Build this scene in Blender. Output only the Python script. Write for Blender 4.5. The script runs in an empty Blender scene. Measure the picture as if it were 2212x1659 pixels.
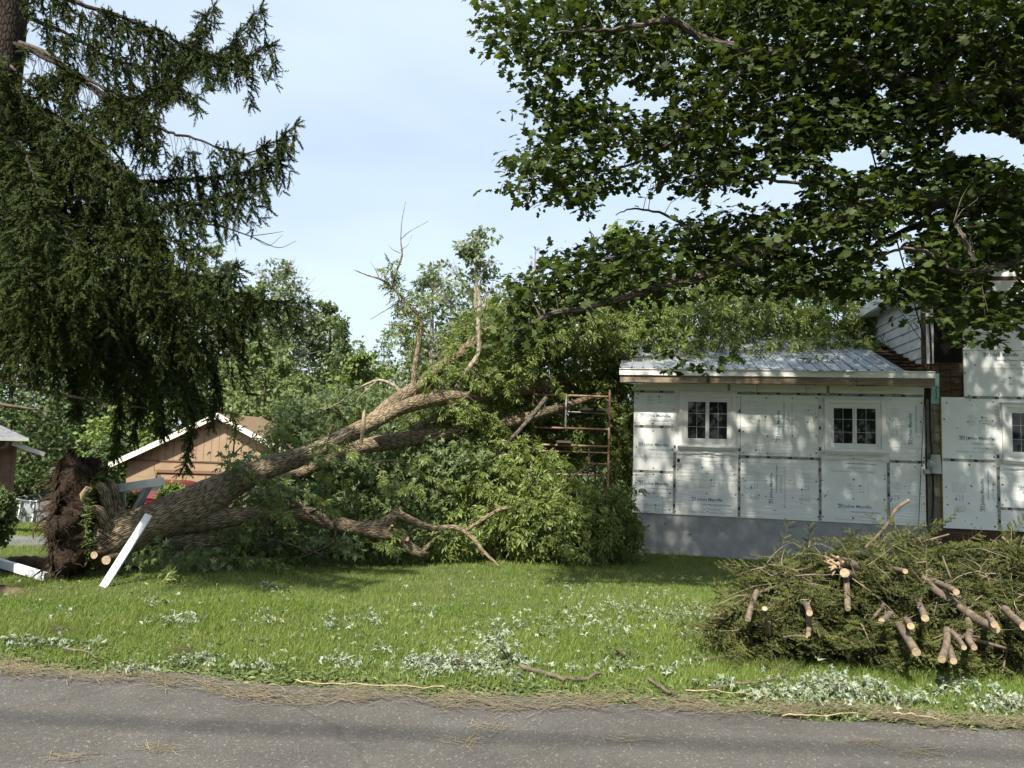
import bpy, math, random
import numpy as np
from mathutils import Vector, Matrix
rng = np.random.default_rng(11)
random.seed(11)
scene = bpy.context.scene
col = scene.collection

# ------------------------------------------------------------------ camera
F_PX, CU, CV = 1534.0, 1106.0, 829.5          # focal length and centre on a 2212 x 1659 grid
PITCH, ROLL = math.radians(4.55), math.radians(1.72)
CAM = np.array([0.0, 0.0, 1.65])
_f = np.array([0, math.cos(PITCH), math.sin(PITCH)])
_u0 = np.array([0, -math.sin(PITCH), math.cos(PITCH)])
_r0 = np.array([1.0, 0, 0])
_R = _r0 * math.cos(ROLL) + _u0 * math.sin(ROLL)
_U = _u0 * math.cos(ROLL) - _r0 * math.sin(ROLL)
cam_data = bpy.data.cameras.new('camera')
cam = bpy.data.objects.new('camera', cam_data)
col.objects.link(cam)
cam.matrix_world = Matrix(((_R[0], _U[0], -_f[0], CAM[0]), (_R[1], _U[1], -_f[1], CAM[1]), (_R[2], _U[2], -_f[2], CAM[2]), (0, 0, 0, 1)))
cam_data.sensor_width = 36.0
cam_data.lens = F_PX / 2212.0 * 36.0
cam_data.clip_start, cam_data.clip_end = 0.05, 3000.0
scene.camera = cam

# ------------------------------------------------------------------ sky, sun, exposure
SUN_AZ = np.array([-0.36, -0.93]); SUN_AZ = SUN_AZ / np.linalg.norm(SUN_AZ)     # towards the sun, on the ground
SUN_EL = math.radians(51)
world = bpy.data.worlds.new('World'); scene.world = world; world.use_nodes = True
wn = world.node_tree.nodes; wl = world.node_tree.links; wn.clear()
sky = wn.new('ShaderNodeTexSky'); sky.sky_type = 'NISHITA'; sky.sun_disc = False
sky.sun_elevation = SUN_EL
sky.sun_rotation = math.atan2(SUN_AZ[0], SUN_AZ[1])
sky.altitude = 100; sky.air_density = 1.0; sky.dust_density = 3.0; sky.ozone_density = 1.2
hz = wn.new('ShaderNodeMix'); hz.data_type = 'RGBA'; hz.inputs[0].default_value = 0.50      # thin even haze veil over the whole sky
wl.new(sky.outputs[0], hz.inputs[6]); hz.inputs[7].default_value = (7.6, 8.9, 10.1, 1)
wtc = wn.new('ShaderNodeTexCoord'); wmp = wn.new('ShaderNodeMapping'); wmp.inputs['Scale'].default_value = (1.2, 1.2, 3.5); wl.new(wtc.outputs['Generated'], wmp.inputs[0])
wnz = wn.new('ShaderNodeTexNoise'); wnz.inputs['Scale'].default_value = 1.6; wnz.inputs['Detail'].default_value = 5; wl.new(wmp.outputs[0], wnz.inputs['Vector'])
wmr = wn.new('ShaderNodeMapRange'); wmr.inputs[1].default_value = 0.3; wmr.inputs[2].default_value = 0.7; wmr.inputs[3].default_value = 0.44; wmr.inputs[4].default_value = 0.60; wl.new(wnz.outputs[0], wmr.inputs[0]); wl.new(wmr.outputs[0], hz.inputs[0])      # faint high wisps
bg = wn.new('ShaderNodeBackground'); bg.inputs[1].default_value = 0.077
wo = wn.new('ShaderNodeOutputWorld'); wl.new(hz.outputs[2], bg.inputs[0]); wl.new(bg.outputs[0], wo.inputs[0])
sun_d = bpy.data.lights.new('sun', 'SUN'); sun_d.energy = 5.0; sun_d.angle = math.radians(1.1); sun_d.color = (1.0, 0.93, 0.80)
sun = bpy.data.objects.new('sun', sun_d); col.objects.link(sun)
_s = Vector((SUN_AZ[0] * math.cos(SUN_EL), SUN_AZ[1] * math.cos(SUN_EL), math.sin(SUN_EL)))
sun.rotation_euler = _s.to_track_quat('Z', 'Y').to_euler(); sun.location = (-8, -16, 24)
vs = scene.view_settings; vs.view_transform = 'Standard'; vs.look = 'None'; vs.exposure = 1.0; vs.gamma = 1.0; vs.use_curve_mapping = False
scene.cycles.use_denoising = True
scene.cycles.max_bounces = 6; scene.cycles.diffuse_bounces = 3; scene.cycles.glossy_bounces = 2; scene.cycles.transmission_bounces = 3
scene.cycles.caustics_reflective = False; scene.cycles.caustics_refractive = False

# ------------------------------------------------------------------ picture point -> place
def ray(u, v):
    return _f + (u - CU) / F_PX * _R - (v - CV) / F_PX * _U
def W(u, v, Y):
    d = ray(u, v); return CAM + d * (Y / d[1])
def proj(P):
    P = np.atleast_2d(P) - CAM
    z = P @ _f
    return CU + F_PX * (P @ _R) / z, CV - F_PX * (P @ _U) / z
_gy = [-60, 5.0, 7.0, 9.0, 11.5, 14.0, 18, 25, 33, 60, 900]
_gz = [0, -0.02, -0.10, -0.20, -0.33, -0.48, -1.05, -1.95, -2.75, -3.3, -3.3]
def zg(x, y):
    x = np.asarray(x, float); y = np.asarray(y, float)
    z = np.interp(y, _gy, _gz)
    k = np.clip((y - 5.2) / 3, 0, 1)
    return z + k * (0.025 * np.sin(x * 1.3 + y * 0.7) + 0.02 * np.sin(y * 1.9 - x * 0.6)) * np.clip(1 - (y - 16) / 10, 0.3, 1)
def Gv(u, v):
    d = _f + (np.asarray(u)[:, None] - CU) / F_PX * _R - (np.asarray(v)[:, None] - CV) / F_PX * _U
    lo = np.full(len(d), 0.5); hi = np.full(len(d), 400.0)
    for _ in range(45):
        m = (lo + hi) / 2; p = CAM + d * m[:, None]; up = p[:, 2] > zg(p[:, 0], p[:, 1]); lo = np.where(up, m, lo); hi = np.where(up, hi, m)
    return CAM + d * lo[:, None]
def G(u, v):
    d = ray(u, v); lo, hi = 0.5, 400.0
    for _ in range(50):
        m = (lo + hi) / 2; p = CAM + d * m
        if p[2] > zg(p[0], p[1]): lo = m
        else: hi = m
    return CAM + d * lo

# ------------------------------------------------------------------ mesh builder
ORIG = {}
class Geo:
    def __init__(s): s.V = []; s.Fs = []; s.n = 0; s.UV = []; s.has_uv = False
    def add(s, V, F, mi=0, uv=None, smooth=True):
        V = np.asarray(V, float).reshape(-1, 3); F = np.asarray(F, int)
        if len(V) == 0 or len(F) == 0: return
        s.V.append(V); s.Fs.append((F + s.n, mi, smooth)); s.n += len(V)
        if uv is None: uv = np.zeros((len(V), 2))
        else: s.has_uv = True
        s.UV.append(uv)
    def box(s, a, b, mi=0):
        x0, y0, z0 = a; x1, y1, z1 = b
        V = [(x0, y0, z0), (x1, y0, z0), (x1, y1, z0), (x0, y1, z0), (x0, y0, z1), (x1, y0, z1), (x1, y1, z1), (x0, y1, z1)]
        s.add(V, [(3, 2, 1, 0), (4, 5, 6, 7), (0, 1, 5, 4), (1, 2, 6, 5), (2, 3, 7, 6), (3, 0, 4, 7)], mi, smooth=False)
    def beam(s, p, q, w, h, mi=0, up=(0, 0, 1)):
        p = np.asarray(p, float); q = np.asarray(q, float); d = q - p; d /= np.linalg.norm(d)
        x = np.cross(d, np.asarray(up, float)); x /= np.linalg.norm(x); y = np.cross(x, d)
        V = [c + sx * x * w / 2 + sy * y * h / 2 for c in (p, q) for sx, sy in ((-1, -1), (1, -1), (1, 1), (-1, 1))]
        s.add(V, [(0, 1, 2, 3), (7, 6, 5, 4), (0, 4, 5, 1), (1, 5, 6, 2), (2, 6, 7, 3), (3, 7, 4, 0)], mi, smooth=False)
    def tube(s, pts, rad, sides=8, mi=0, cap=True, rough=0.0, capmi=None, ell=None):
        P = np.asarray(pts, float); n = len(P); rad = np.broadcast_to(np.asarray(rad, float), (n,))
        T = np.gradient(P, axis=0); T /= np.linalg.norm(T, axis=1)[:, None] + 1e-12
        ref = np.array([0, 0, 1.0]) if abs(T[0][2]) < 0.9 else np.array([1.0, 0, 0])
        N = np.zeros((n, 3)); a = ref - T[0] * (ref @ T[0]); N[0] = a / np.linalg.norm(a)
        for i in range(1, n):
            a = N[i - 1] - T[i] * (N[i - 1] @ T[i]); N[i] = a / (np.linalg.norm(a) + 1e-12)
        B = np.cross(T, N)
        th = np.linspace(0, 2 * math.pi, sides, endpoint=False)
        r = np.repeat(rad[:, None], sides, 1)
        if rough:
            L = np.concatenate([[0], np.cumsum(np.linalg.norm(np.diff(P, axis=0), axis=1))])
            ph = rng.random(8) * 6.28
            w = sum(np.sin(k * th[None, :] + ph[k] + L[:, None] * (2.1 + 1.3 * k)) / k for k in (1, 2, 3, 5))
            w = w + 0.6 * np.sin(L[:, None] * 5 + ph[0]) + rng.normal(0, 0.35, (n, sides))
            r = r * (1 + rough * w * 0.5)
        V = P[:, None] + r[:, :, None] * (np.cos(th)[None, :, None] * N[:, None] + np.sin(th)[None, :, None] * B[:, None])
        V = V.reshape(-1, 3)
        i = np.arange(n - 1)[:, None] * sides; j = np.arange(sides)[None, :]; k = (j + 1) % sides
        F = np.stack([i + j, i + k, i + sides + k, i + sides + j], -1).reshape(-1, 4)
        L = np.concatenate([[0], np.cumsum(np.linalg.norm(np.diff(P, axis=0), axis=1))])
        uv = np.stack([np.cos(th)[None, :] * r, L[:, None] + 0 * r], -1).reshape(-1, 2)
        uv[:, 0] = (np.abs(th - math.pi)[None, :] * rad[:, None]).reshape(-1)
        base = s.n
        s.add(V, F, mi, uv)
        if cap:
            for e in (0, n - 1):
                ring = V[e * sides:(e + 1) * sides]; c = ring.mean(0)
                VV = np.vstack([ring, c]); jj = np.arange(sides)
                FF = np.stack([jj, (jj + 1) % sides, np.full(sides, sides)], -1)
                if e == 0: FF = FF[:, ::-1]
                s.add(VV, FF, mi if capmi is None else capmi, smooth=False)
    def scatter(s, T, pos, yd, nm, size, mi=0):
        tv, tf = T; pos = np.asarray(pos, float); n = len(pos)
        if n == 0: return
        yd = yd / (np.linalg.norm(yd, axis=1)[:, None] + 1e-9)
        x = np.cross(yd, nm); x /= np.linalg.norm(x, axis=1)[:, None] + 1e-9
        z = np.cross(x, yd)
        sz = np.broadcast_to(np.asarray(size, float), (n,))[:, None, None]
        V = pos[:, None] + sz * (tv[None, :, 0:1] * x[:, None] + tv[None, :, 1:2] * yd[:, None] + tv[None, :, 2:3] * z[:, None])
        F = (np.arange(n) * len(tv))[:, None, None] + tf[None]
        s.add(V.reshape(-1, 3), F.reshape(-1, tf.shape[1]), mi, smooth=False)
    def mesh(s, name, off=(0, 0, 0)):
        me = bpy.data.meshes.new(name)
        V = np.concatenate(s.V) - np.asarray(off, float)
        me.vertices.add(len(V)); me.vertices.foreach_set('co', V.astype(np.float32).ravel())
        nl = sum(f.size for f, _, _ in s.Fs); npoly = sum(len(f) for f, _, _ in s.Fs)
        li = np.concatenate([f.ravel() for f, _, _ in s.Fs])
        tot = np.concatenate([np.full(len(f), f.shape[1]) for f, _, _ in s.Fs])
        st = np.concatenate([[0], np.cumsum(tot)[:-1]])
        me.loops.add(nl); me.loops.foreach_set('vertex_index', li.astype(np.int32))
        me.polygons.add(npoly); me.polygons.foreach_set('loop_start', st.astype(np.int32))
        me.polygons.foreach_set('material_index', np.concatenate([np.full(len(f), m) for f, m, _ in s.Fs]).astype(np.int32))
        me.polygons.foreach_set('use_smooth', np.concatenate([np.full(len(f), q) for f, _, q in s.Fs]).astype(bool))
        if s.has_uv:
            uvl = me.uv_layers.new(name='UVMap'); uv = np.concatenate(s.UV)[li]
            uvl.data.foreach_set('uv', uv.astype(np.float32).ravel())
        me.update(calc_edges=True)
        return me
    def build(s, name, mats, parent=None, loc=None, local=False):
        off = (0, 0, 0)
        if parent is not None and not local: off = ORIG.get(parent.name, (0, 0, 0))
        if loc is not None: off = loc
        me = s.mesh(name, off)
        for m in (mats if isinstance(mats, (list, tuple)) else [mats]): me.materials.append(m)
        return place(name, me, parent, off, loc)
def place(name, me, parent=None, off=(0, 0, 0), loc=None):
    o = bpy.data.objects.new(name, me); col.objects.link(o)
    if parent is not None: o.parent = parent; ORIG[o.name] = off
    if loc is not None: o.location = loc; ORIG[o.name] = tuple(loc)
    return o
def thing(name, label, cat, loc=(0, 0, 0), rotz=0.0, group=None):
    o = bpy.data.objects.new(name, None); col.objects.link(o); o.empty_display_size = 0.2
    o.location = loc; o.rotation_euler = (0, 0, rotz); ORIG[o.name] = tuple(loc)
    return tag(o, label, cat, group)
def tag(o, label=None, cat=None, group=None, kind=None):
    if label: o['label'] = label
    if cat: o['category'] = cat
    if group: o['group'] = group
    if kind: o['kind'] = kind
    return o
def spline(pts, per=6):
    """Catmull-Rom through points whose last column may be a radius."""
    P = np.asarray(pts, float)
    Q = np.vstack([2 * P[0] - P[1], P, 2 * P[-1] - P[-2]])
    out = []
    for i in range(1, len(Q) - 2):
        a, b, c, d = Q[i - 1], Q[i], Q[i + 1], Q[i + 2]
        for t in np.linspace(0, 1, per, endpoint=False):
            out.append(0.5 * (2 * b + (c - a) * t + (2 * a - 5 * b + 4 * c - d) * t * t + (3 * b - a - 3 * c + d) * t ** 3))
    out.append(Q[-2]); return np.array(out)
def limb(geo, pts, per=6, sides=10, rough=0.12, mi=0, wob=0.0):
    S = spline(pts, per)
    if wob: S[1:-1, :3] += rng.normal(0, wob, (len(S) - 2, 3))
    geo.tube(S[:, :3], np.maximum(S[:, 3], 0.002), sides, mi, rough=rough)
    return S
def WL(lst):
    """[(u, v, Y, r)] -> [(x, y, z, r)]"""
    return [tuple(W(u, v, Y)) + (r,) for u, v, Y, r in lst]
def unit(a): return a / (np.linalg.norm(a, axis=-1, keepdims=True) + 1e-9)
def rdir(n, zbias=0.0):
    d = unit(rng.normal(size=(n, 3))); d[:, 2] += zbias; return unit(d)

# ------------------------------------------------------------------ materials
def new_mat(name):
    m = bpy.data.materials.new(name); m.use_nodes = True
    nt = m.node_tree; return m, nt.nodes, nt.links, nt.nodes['Principled BSDF']
def M(name, c1, c2=None, scale=6.0, rough=0.8, bump=0.0, bscale=None, coord='Object', stretch=(1, 1, 1), detail=6, spec=0.3, metal=0.0, ramp=(0.35, 0.65), c3=None, s3=40.0, f3=0.5):
    m, n, l, b = new_mat(name)
    b.inputs['Roughness'].default_value = rough; b.inputs['Metallic'].default_value = metal
    b.inputs['Specular IOR Level'].default_value = spec
    tc = n.new('ShaderNodeTexCoord'); mp = n.new('ShaderNodeMapping'); mp.inputs['Scale'].default_value = stretch
    l.new(tc.outputs[coord], mp.inputs[0])
    if c2 is None: b.inputs['Base Color'].default_value = (*c1, 1)
    else:
        nz = n.new('ShaderNodeTexNoise'); nz.inputs['Scale'].default_value = scale; nz.inputs['Detail'].default_value = detail; nz.inputs['Roughness'].default_value = 0.65
        l.new(mp.outputs[0], nz.inputs['Vector'])
        cr = n.new('ShaderNodeValToRGB'); cr.color_ramp.elements[0].position = ramp[0]; cr.color_ramp.elements[1].position = ramp[1]
        cr.color_ramp.elements[0].color = (*c1, 1); cr.color_ramp.elements[1].color = (*c2, 1)
        l.new(nz.outputs[0], cr.inputs[0]); out = cr.outputs[0]
        if c3 is not None:
            n3 = n.new('ShaderNodeTexNoise'); n3.inputs['Scale'].default_value = s3; n3.inputs['Detail'].default_value = 4
            l.new(mp.outputs[0], n3.inputs['Vector'])
            r3 = n.new('ShaderNodeValToRGB'); r3.color_ramp.elements[0].position = f3; r3.color_ramp.elements[1].position = f3 + 0.08
            l.new(n3.outputs[0], r3.inputs[0])
            mx = n.new('ShaderNodeMix'); mx.data_type = 'RGBA'; l.new(r3.outputs[0], mx.inputs[0]); l.new(out, mx.inputs[6]); mx.inputs[7].default_value = (*c3, 1)
            out = mx.outputs[2]
        l.new(out, b.inputs['Base Color'])
    if bump:
        nb = n.new('ShaderNodeTexNoise'); nb.inputs['Scale'].default_value = bscale or scale; nb.inputs['Detail'].default_value = 8; nb.inputs['Roughness'].default_value = 0.6
        l.new(mp.outputs[0], nb.inputs['Vector'])
        bp = n.new('ShaderNodeBump'); bp.inputs['Strength'].default_value = 1.0; bp.inputs['Distance'].default_value = bump
        l.new(nb.outputs[0], bp.inputs['Height']); l.new(bp.outputs[0], b.inputs['Normal'])
    return m
def leaf_mat(name, c1, c2, c3=None, trans=0.35, rough=0.5, back=None, spec=0.35, patch=0.0, patch_c=(0, 0, 0)):
    m, n, l, b = new_mat(name)
    b.inputs['Roughness'].default_value = rough; b.inputs['Specular IOR Level'].default_value = spec
    g = n.new('ShaderNodeNewGeometry'); cr = n.new('ShaderNodeValToRGB')
    cr.color_ramp.elements[0].color = (*c1, 1); cr.color_ramp.elements[1].color = (*c2, 1)
    if c3: e = cr.color_ramp.elements.new(0.85); e.color = (*c2, 1); cr.color_ramp.elements[2].color = (*c3, 1)
    l.new(g.outputs['Random Per Island'], cr.inputs[0]); out = cr.outputs[0]
    if patch:
        tc = n.new('ShaderNodeTexCoord'); nz = n.new('ShaderNodeTexNoise'); nz.inputs['Scale'].default_value = patch
        l.new(tc.outputs['Object'], nz.inputs['Vector'])
        pr = n.new('ShaderNodeValToRGB'); pr.color_ramp.elements[0].position = 0.42; pr.color_ramp.elements[1].position = 0.62
        l.new(nz.outputs[0], pr.inputs[0])
        px = n.new('ShaderNodeMix'); px.data_type = 'RGBA'; l.new(pr.outputs[0], px.inputs[0]); l.new(out, px.inputs[6]); px.inputs[7].default_value = (*patch_c, 1)
        px.blend_type = 'MIX'; out = px.outputs[2]
    if back:
        mx = n.new('ShaderNodeMix'); mx.data_type = 'RGBA'; l.new(g.outputs['Backfacing'], mx.inputs[0]); l.new(out, mx.inputs[6]); mx.inputs[7].default_value = (*back, 1); out = mx.outputs[2]
    l.new(out, b.inputs['Base Color'])
    if trans:
        tr = n.new('ShaderNodeBsdfTranslucent'); hs = n.new('ShaderNodeHueSaturation'); hs.inputs['Value'].default_value = 1.5; hs.inputs['Saturation'].default_value = 1.1; hs.inputs['Hue'].default_value = 0.485
        l.new(out, hs.inputs['Color']); l.new(hs.outputs[0], tr.inputs[0])
        ms = n.new('ShaderNodeMixShader'); ms.inputs[0].default_value = trans
        l.new(b.outputs[0], ms.inputs[1]); l.new(tr.outputs[0], ms.inputs[2]); l.new(ms.outputs[0], n['Material Output'].inputs[0])
    return m
def bark_mat(name, c1, c2, across=16.0, along=3.0, depth=0.03, moss=None):
    """ridged bark laid out along the limb (UV: metres round, metres along)"""
    m, n, l, b = new_mat(name); b.inputs['Roughness'].default_value = 0.9; b.inputs['Specular IOR Level'].default_value = 0.15
    uv = n.new('ShaderNodeUVMap'); uv.uv_map = 'UVMap'
    mp = n.new('ShaderNodeMapping'); mp.inputs['Scale'].default_value = (across, along, 1); l.new(uv.outputs[0], mp.inputs[0])
    nz = n.new('ShaderNodeTexNoise'); nz.inputs['Scale'].default_value = 0.8; nz.inputs['Detail'].default_value = 3; l.new(mp.outputs[0], nz.inputs['Vector'])
    add = n.new('ShaderNodeMix'); add.data_type = 'VECTOR'; add.inputs[0].default_value = 0.42; l.new(mp.outputs[0], add.inputs[4]); l.new(nz.outputs['Color'], add.inputs[5])
    sc = n.new('ShaderNodeVectorMath'); sc.operation = 'SCALE'; sc.inputs['Scale'].default_value = 1.8; l.new(add.outputs[1], sc.inputs[0])
    vo = n.new('ShaderNodeTexVoronoi'); vo.feature = 'DISTANCE_TO_EDGE'; vo.voronoi_dimensions = '2D'; vo.inputs['Scale'].default_value = 1.0; l.new(sc.outputs[0], vo.inputs['Vector'])
    cr = n.new('ShaderNodeValToRGB'); cr.color_ramp.elements[0].color = (*c1, 1); cr.color_ramp.elements[1].color = (*c2, 1); cr.color_ramp.elements[0].position = 0.0; cr.color_ramp.elements[1].position = 0.28
    l.new(vo.outputs['Distance'], cr.inputs[0])
    tc = n.new('ShaderNodeTexCoord'); n2 = n.new('ShaderNodeTexNoise'); n2.inputs['Scale'].default_value = 3.0; n2.inputs['Detail'].default_value = 7; l.new(tc.outputs['Object'], n2.inputs['Vector'])
    hs = n.new('ShaderNodeHueSaturation'); mr = n.new('ShaderNodeMapRange'); mr.inputs[3].default_value = 0.55; mr.inputs[4].default_value = 1.45; l.new(n2.outputs[0], mr.inputs[0]); l.new(mr.outputs[0], hs.inputs['Value']); l.new(cr.outputs[0], hs.inputs['Color'])
    l.new(hs.outputs[0], b.inputs['Base Color'])
    rp = n.new('ShaderNodeMath'); rp.operation = 'MINIMUM'; rp.inputs[1].default_value = 0.3; l.new(vo.outputs['Distance'], rp.inputs[0])
    n3 = n.new('ShaderNodeTexNoise'); n3.inputs['Scale'].default_value = 45; l.new(tc.outputs['Object'], n3.inputs['Vector'])
    mu = n.new('ShaderNodeMath'); mu.operation = 'MULTIPLY_ADD'; mu.inputs[1].default_value = 0.12; l.new(n3.outputs[0], mu.inputs[0]); l.new(rp.outputs[0], mu.inputs[2])
    bp = n.new('ShaderNodeBump'); bp.inputs['Strength'].default_value = 1.0; bp.inputs['Distance'].default_value = depth * 3; l.new(mu.outputs[0], bp.inputs['Height']); l.new(bp.outputs[0], b.inputs['Normal'])
    return m

# ------------------------------------------------------------------ leaf shapes (length 1 along +y, face up +z)
def fan(half, c=(0, 0.42), droop=0.28, fold=0.12):
    out = half + [(-x, y) for x, y in half[::-1] if abs(x) > 1e-6]
    P = np.array([c] + out, float); z = -droop * ((P[:, 0]) ** 2 + (P[:, 1] - c[1]) ** 2) + fold * np.abs(P[:, 0])
    V = np.column_stack([P, z]); n = len(out)
    F = np.array([(0, 1 + i, 1 + (i + 1) % n) for i in range(n)]); return V, F
T_MAPLE = fan([(0, 0), (0.35, -0.10), (0.25, 0.16), (0.66, 0.30), (0.28, 0.44), (0.40, 0.80), (0, 1.0)], c=(0, 0.36))
T_MAPLE_LO = fan([(0, 0), (0.50, 0.2), (0.3, 0.7), (0, 1)])
T_SILVER = fan([(0, 0), (0.10, 0.14), (0.46, 0.0), (0.17, 0.30), (0.62, 0.52), (0.20, 0.56), (0, 1.05)], c=(0, 0.34), droop=0.75, fold=0.35)
def crumple(T, seed):
    r = np.random.default_rng(seed); V, F = T; V = V.copy(); V[1:, :2] *= r.uniform(0.55, 1.1, (len(V) - 1, 1)); V[:, 0] *= r.uniform(.55, .9); V[:, 2] = V[:, 2] * r.uniform(.8, 1.8) + r.normal(0, .10, len(V)); return V, F
T_TORN = [crumple(T_SILVER, k) for k in range(5)]
T_LANCE = (np.array([(0, 0, 0), (0.17, 0.42, 0.06), (0, 1, -0.12), (-0.17, 0.42, 0.06)]), np.array([(0, 1, 2), (0, 2, 3)]))
T_DIAM = (np.array([(0, 0, 0), (0.34, 0.45, 0.08), (0, 1, -0.05), (-0.34, 0.45, 0.08)]), np.array([(0, 1, 2), (0, 2, 3)]))
def combine(parts):
    V = []; F = []; n = 0
    for v, f in parts: V.append(v); F.append(f + n); n += len(v)
    return np.vstack(V), np.vstack(F)
def xform(T, pos, yd, nm, s):
    g = Geo(); g.scatter(T, np.array([pos], float), np.array([yd], float), np.array([nm], float), np.array([s])); return g.V[0], g.Fs[0][0]
def make_sprig(nl, seed):
    r = np.random.default_rng(seed); parts = []
    for i in range(nl):
        t = i / (nl - 1); sd = -1 if i % 2 else 1
        a = 0.0 if i == nl - 1 else sd * (0.9 - 0.25 * t)
        yd = (math.sin(a), math.cos(a), -0.25 + r.normal(0, 0.15)); nm = (r.normal(0, 0.3), r.normal(0, 0.3), 1)
        parts.append(xform(T_LANCE, (0, t * 0.55, -0.1 * t * t), yd, nm, 0.46 * (1 - 0.2 * abs(t - 0.5))))
    st = (np.array([(-0.008, 0, 0), (0.008, 0, 0), (0, 0.62, -0.1)]), np.array([(0, 1, 2)]))
    return combine(parts + [st])
SPRIGS = [make_sprig(7, 1), make_sprig(7, 2), make_sprig(5, 3)]
def make_shoot(nn, seed):
    r = np.random.default_rng(seed); V = []; F = []
    for i in range(nn):
        t = (i + 0.5) / nn; th = i * 2.4 + r.normal(0, 0.2); el = 0.65
        d = np.array([math.cos(th) * el, 0.85, math.sin(th) * el]); d /= np.linalg.norm(d)
        p = np.array([0, t * 0.92, 0]); sd = np.cross(d, [0.3, 0.1, 1]); sd /= np.linalg.norm(sd)
        L = 0.33 * (1 - 0.40 * t); k = len(V); w = 0.058
        V += [p - sd * w, p + sd * w, p + d * L]; F.append((k, k + 1, k + 2))
    k = len(V); V += [np.array((-0.02, 0, 0)), np.array((0.02, 0, 0)), np.array((0, 1, 0))]; F.append((k, k + 1, k + 2))
    return np.array(V), np.array(F)
SHOOTS = [make_shoot(13, 5), make_shoot(13, 6)]
SHOOT_LO = make_shoot(7, 7)

# ================================================================== ground, road
def road_edge(x): return 4.83 - 0.085 * np.asarray(x, float)          # where the asphalt shoulder ends
m_soil = M('lawn_soil', (0.045, 0.065, 0.016), (0.085, 0.105, 0.030), scale=3, rough=0.95, bump=0.02, bscale=30, c3=(0.05, 0.045, 0.025), s3=9, f3=0.62)
xs = np.unique(np.concatenate([np.linspace(-600, -40, 15), np.linspace(-40, 25, 80), np.linspace(25, 600, 15)]))
ys = np.unique(np.concatenate([np.linspace(-80, 3, 8), np.linspace(3, 20, 120), np.linspace(20, 70, 60), np.linspace(70, 900, 12)]))
X, Y = np.meshgrid(xs, ys); Z = zg(X, Y)
Z = Z - 0.06 * np.clip((road_edge(X) - Y) / 0.10, 0, 1) * (np.abs(X) < 60)
nx, ny = len(xs), len(ys); i = np.arange(ny - 1)[:, None] * nx; j = np.arange(nx - 1)[None, :]
g = Geo(); g.add(np.stack([X, Y, Z], -1).reshape(-1, 3), np.stack([i + j, i + j + 1, i + nx + j + 1, i + nx + j], -1).reshape(-1, 4))
tag(g.build('lawn', m_soil), kind='structure')

def asphalt(name, lo, hi, warm):
    m, n, l, b = new_mat(name); b.inputs['Roughness'].default_value = 0.9; b.inputs['Specular IOR Level'].default_value = 0.25
    tc = n.new('ShaderNodeTexCoord')
    n1 = n.new('ShaderNodeTexNoise'); n1.inputs['Scale'].default_value = 170; n1.inputs['Detail'].default_value = 3; l.new(tc.outputs['Object'], n1.inputs['Vector'])
    n2 = n.new('ShaderNodeTexNoise'); n2.inputs['Scale'].default_value = 1.1; n2.inputs['Detail'].default_value = 8; n2.inputs['Roughness'].default_value = 0.7; l.new(tc.outputs['Object'], n2.inputs['Vector'])
    vo = n.new('ShaderNodeTexVoronoi'); vo.inputs['Scale'].default_value = 95; l.new(tc.outputs['Object'], vo.inputs['Vector'])
    c1 = n.new('ShaderNodeValToRGB'); c1.color_ramp.elements[0].position = 0.3; c1.color_ramp.elements[1].position = 0.72
    c1.color_ramp.elements[0].color = (*lo, 1); c1.color_ramp.elements[1].color = (*hi, 1); l.new(n1.outputs[0], c1.inputs[0])
    st = n.new('ShaderNodeValToRGB'); st.color_ramp.elements[0].position = 0.80; st.color_ramp.elements[1].position = 0.90; l.new(vo.outputs['Color'], st.inputs[0])
    mx = n.new('ShaderNodeMix'); mx.data_type = 'RGBA'; l.new(st.outputs[0], mx.inputs[0]); l.new(c1.outputs[0], mx.inputs[6]); mx.inputs[7].default_value = (*warm, 1)
    mr = n.new('ShaderNodeMapRange'); mr.inputs[1].default_value = 0.25; mr.inputs[2].default_value = 0.75; mr.inputs[3].default_value = 0.62; mr.inputs[4].default_value = 1.30; l.new(n2.outputs[0], mr.inputs[0])
    nw = n.new('ShaderNodeTexNoise'); nw.inputs['Scale'].default_value = 2.2; nw.inputs['Detail'].default_value = 4; l.new(tc.outputs['Object'], nw.inputs['Vector'])
    wv = n.new('ShaderNodeMix'); wv.data_type = 'VECTOR'; wv.inputs[0].default_value = 0.25; l.new(tc.outputs['Object'], wv.inputs[4]); l.new(nw.outputs['Color'], wv.inputs[5])
    vc = n.new('ShaderNodeTexVoronoi'); vc.feature = 'DISTANCE_TO_EDGE'; vc.inputs['Scale'].default_value = 0.38; l.new(wv.outputs[1], vc.inputs['Vector'])
    ck = n.new('ShaderNodeMapRange'); ck.inputs[1].default_value = 0.0; ck.inputs[2].default_value = 0.006; ck.inputs[3].default_value = 0.80; ck.inputs[4].default_value = 1.0; l.new(vc.outputs['Distance'], ck.inputs[0])
    mm = n.new('ShaderNodeMath'); mm.operation = 'MULTIPLY'; l.new(ck.outputs[0], mm.inputs[0]); l.new(mr.outputs[0], mm.inputs[1])
    hs = n.new('ShaderNodeHueSaturation'); l.new(mm.outputs[0], hs.inputs['Value']); l.new(mx.outputs[2], hs.inputs['Color']); l.new(hs.outputs[0], b.inputs['Base Color'])
    bp = n.new('ShaderNodeBump'); bp.inputs['Distance'].default_value = 0.006; l.new(n1.outputs[0], bp.inputs['Height']); l.new(bp.outputs[0], b.inputs['Normal'])
    return m
m_road = asphalt('road_asphalt', (0.050, 0.047, 0.043), (0.132, 0.125, 0.116), (0.18, 0.17, 0.155))
m_drive = asphalt('driveway_asphalt', (0.085, 0.085, 0.088), (0.19, 0.19, 0.195), (0.30, 0.30, 0.29))
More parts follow.
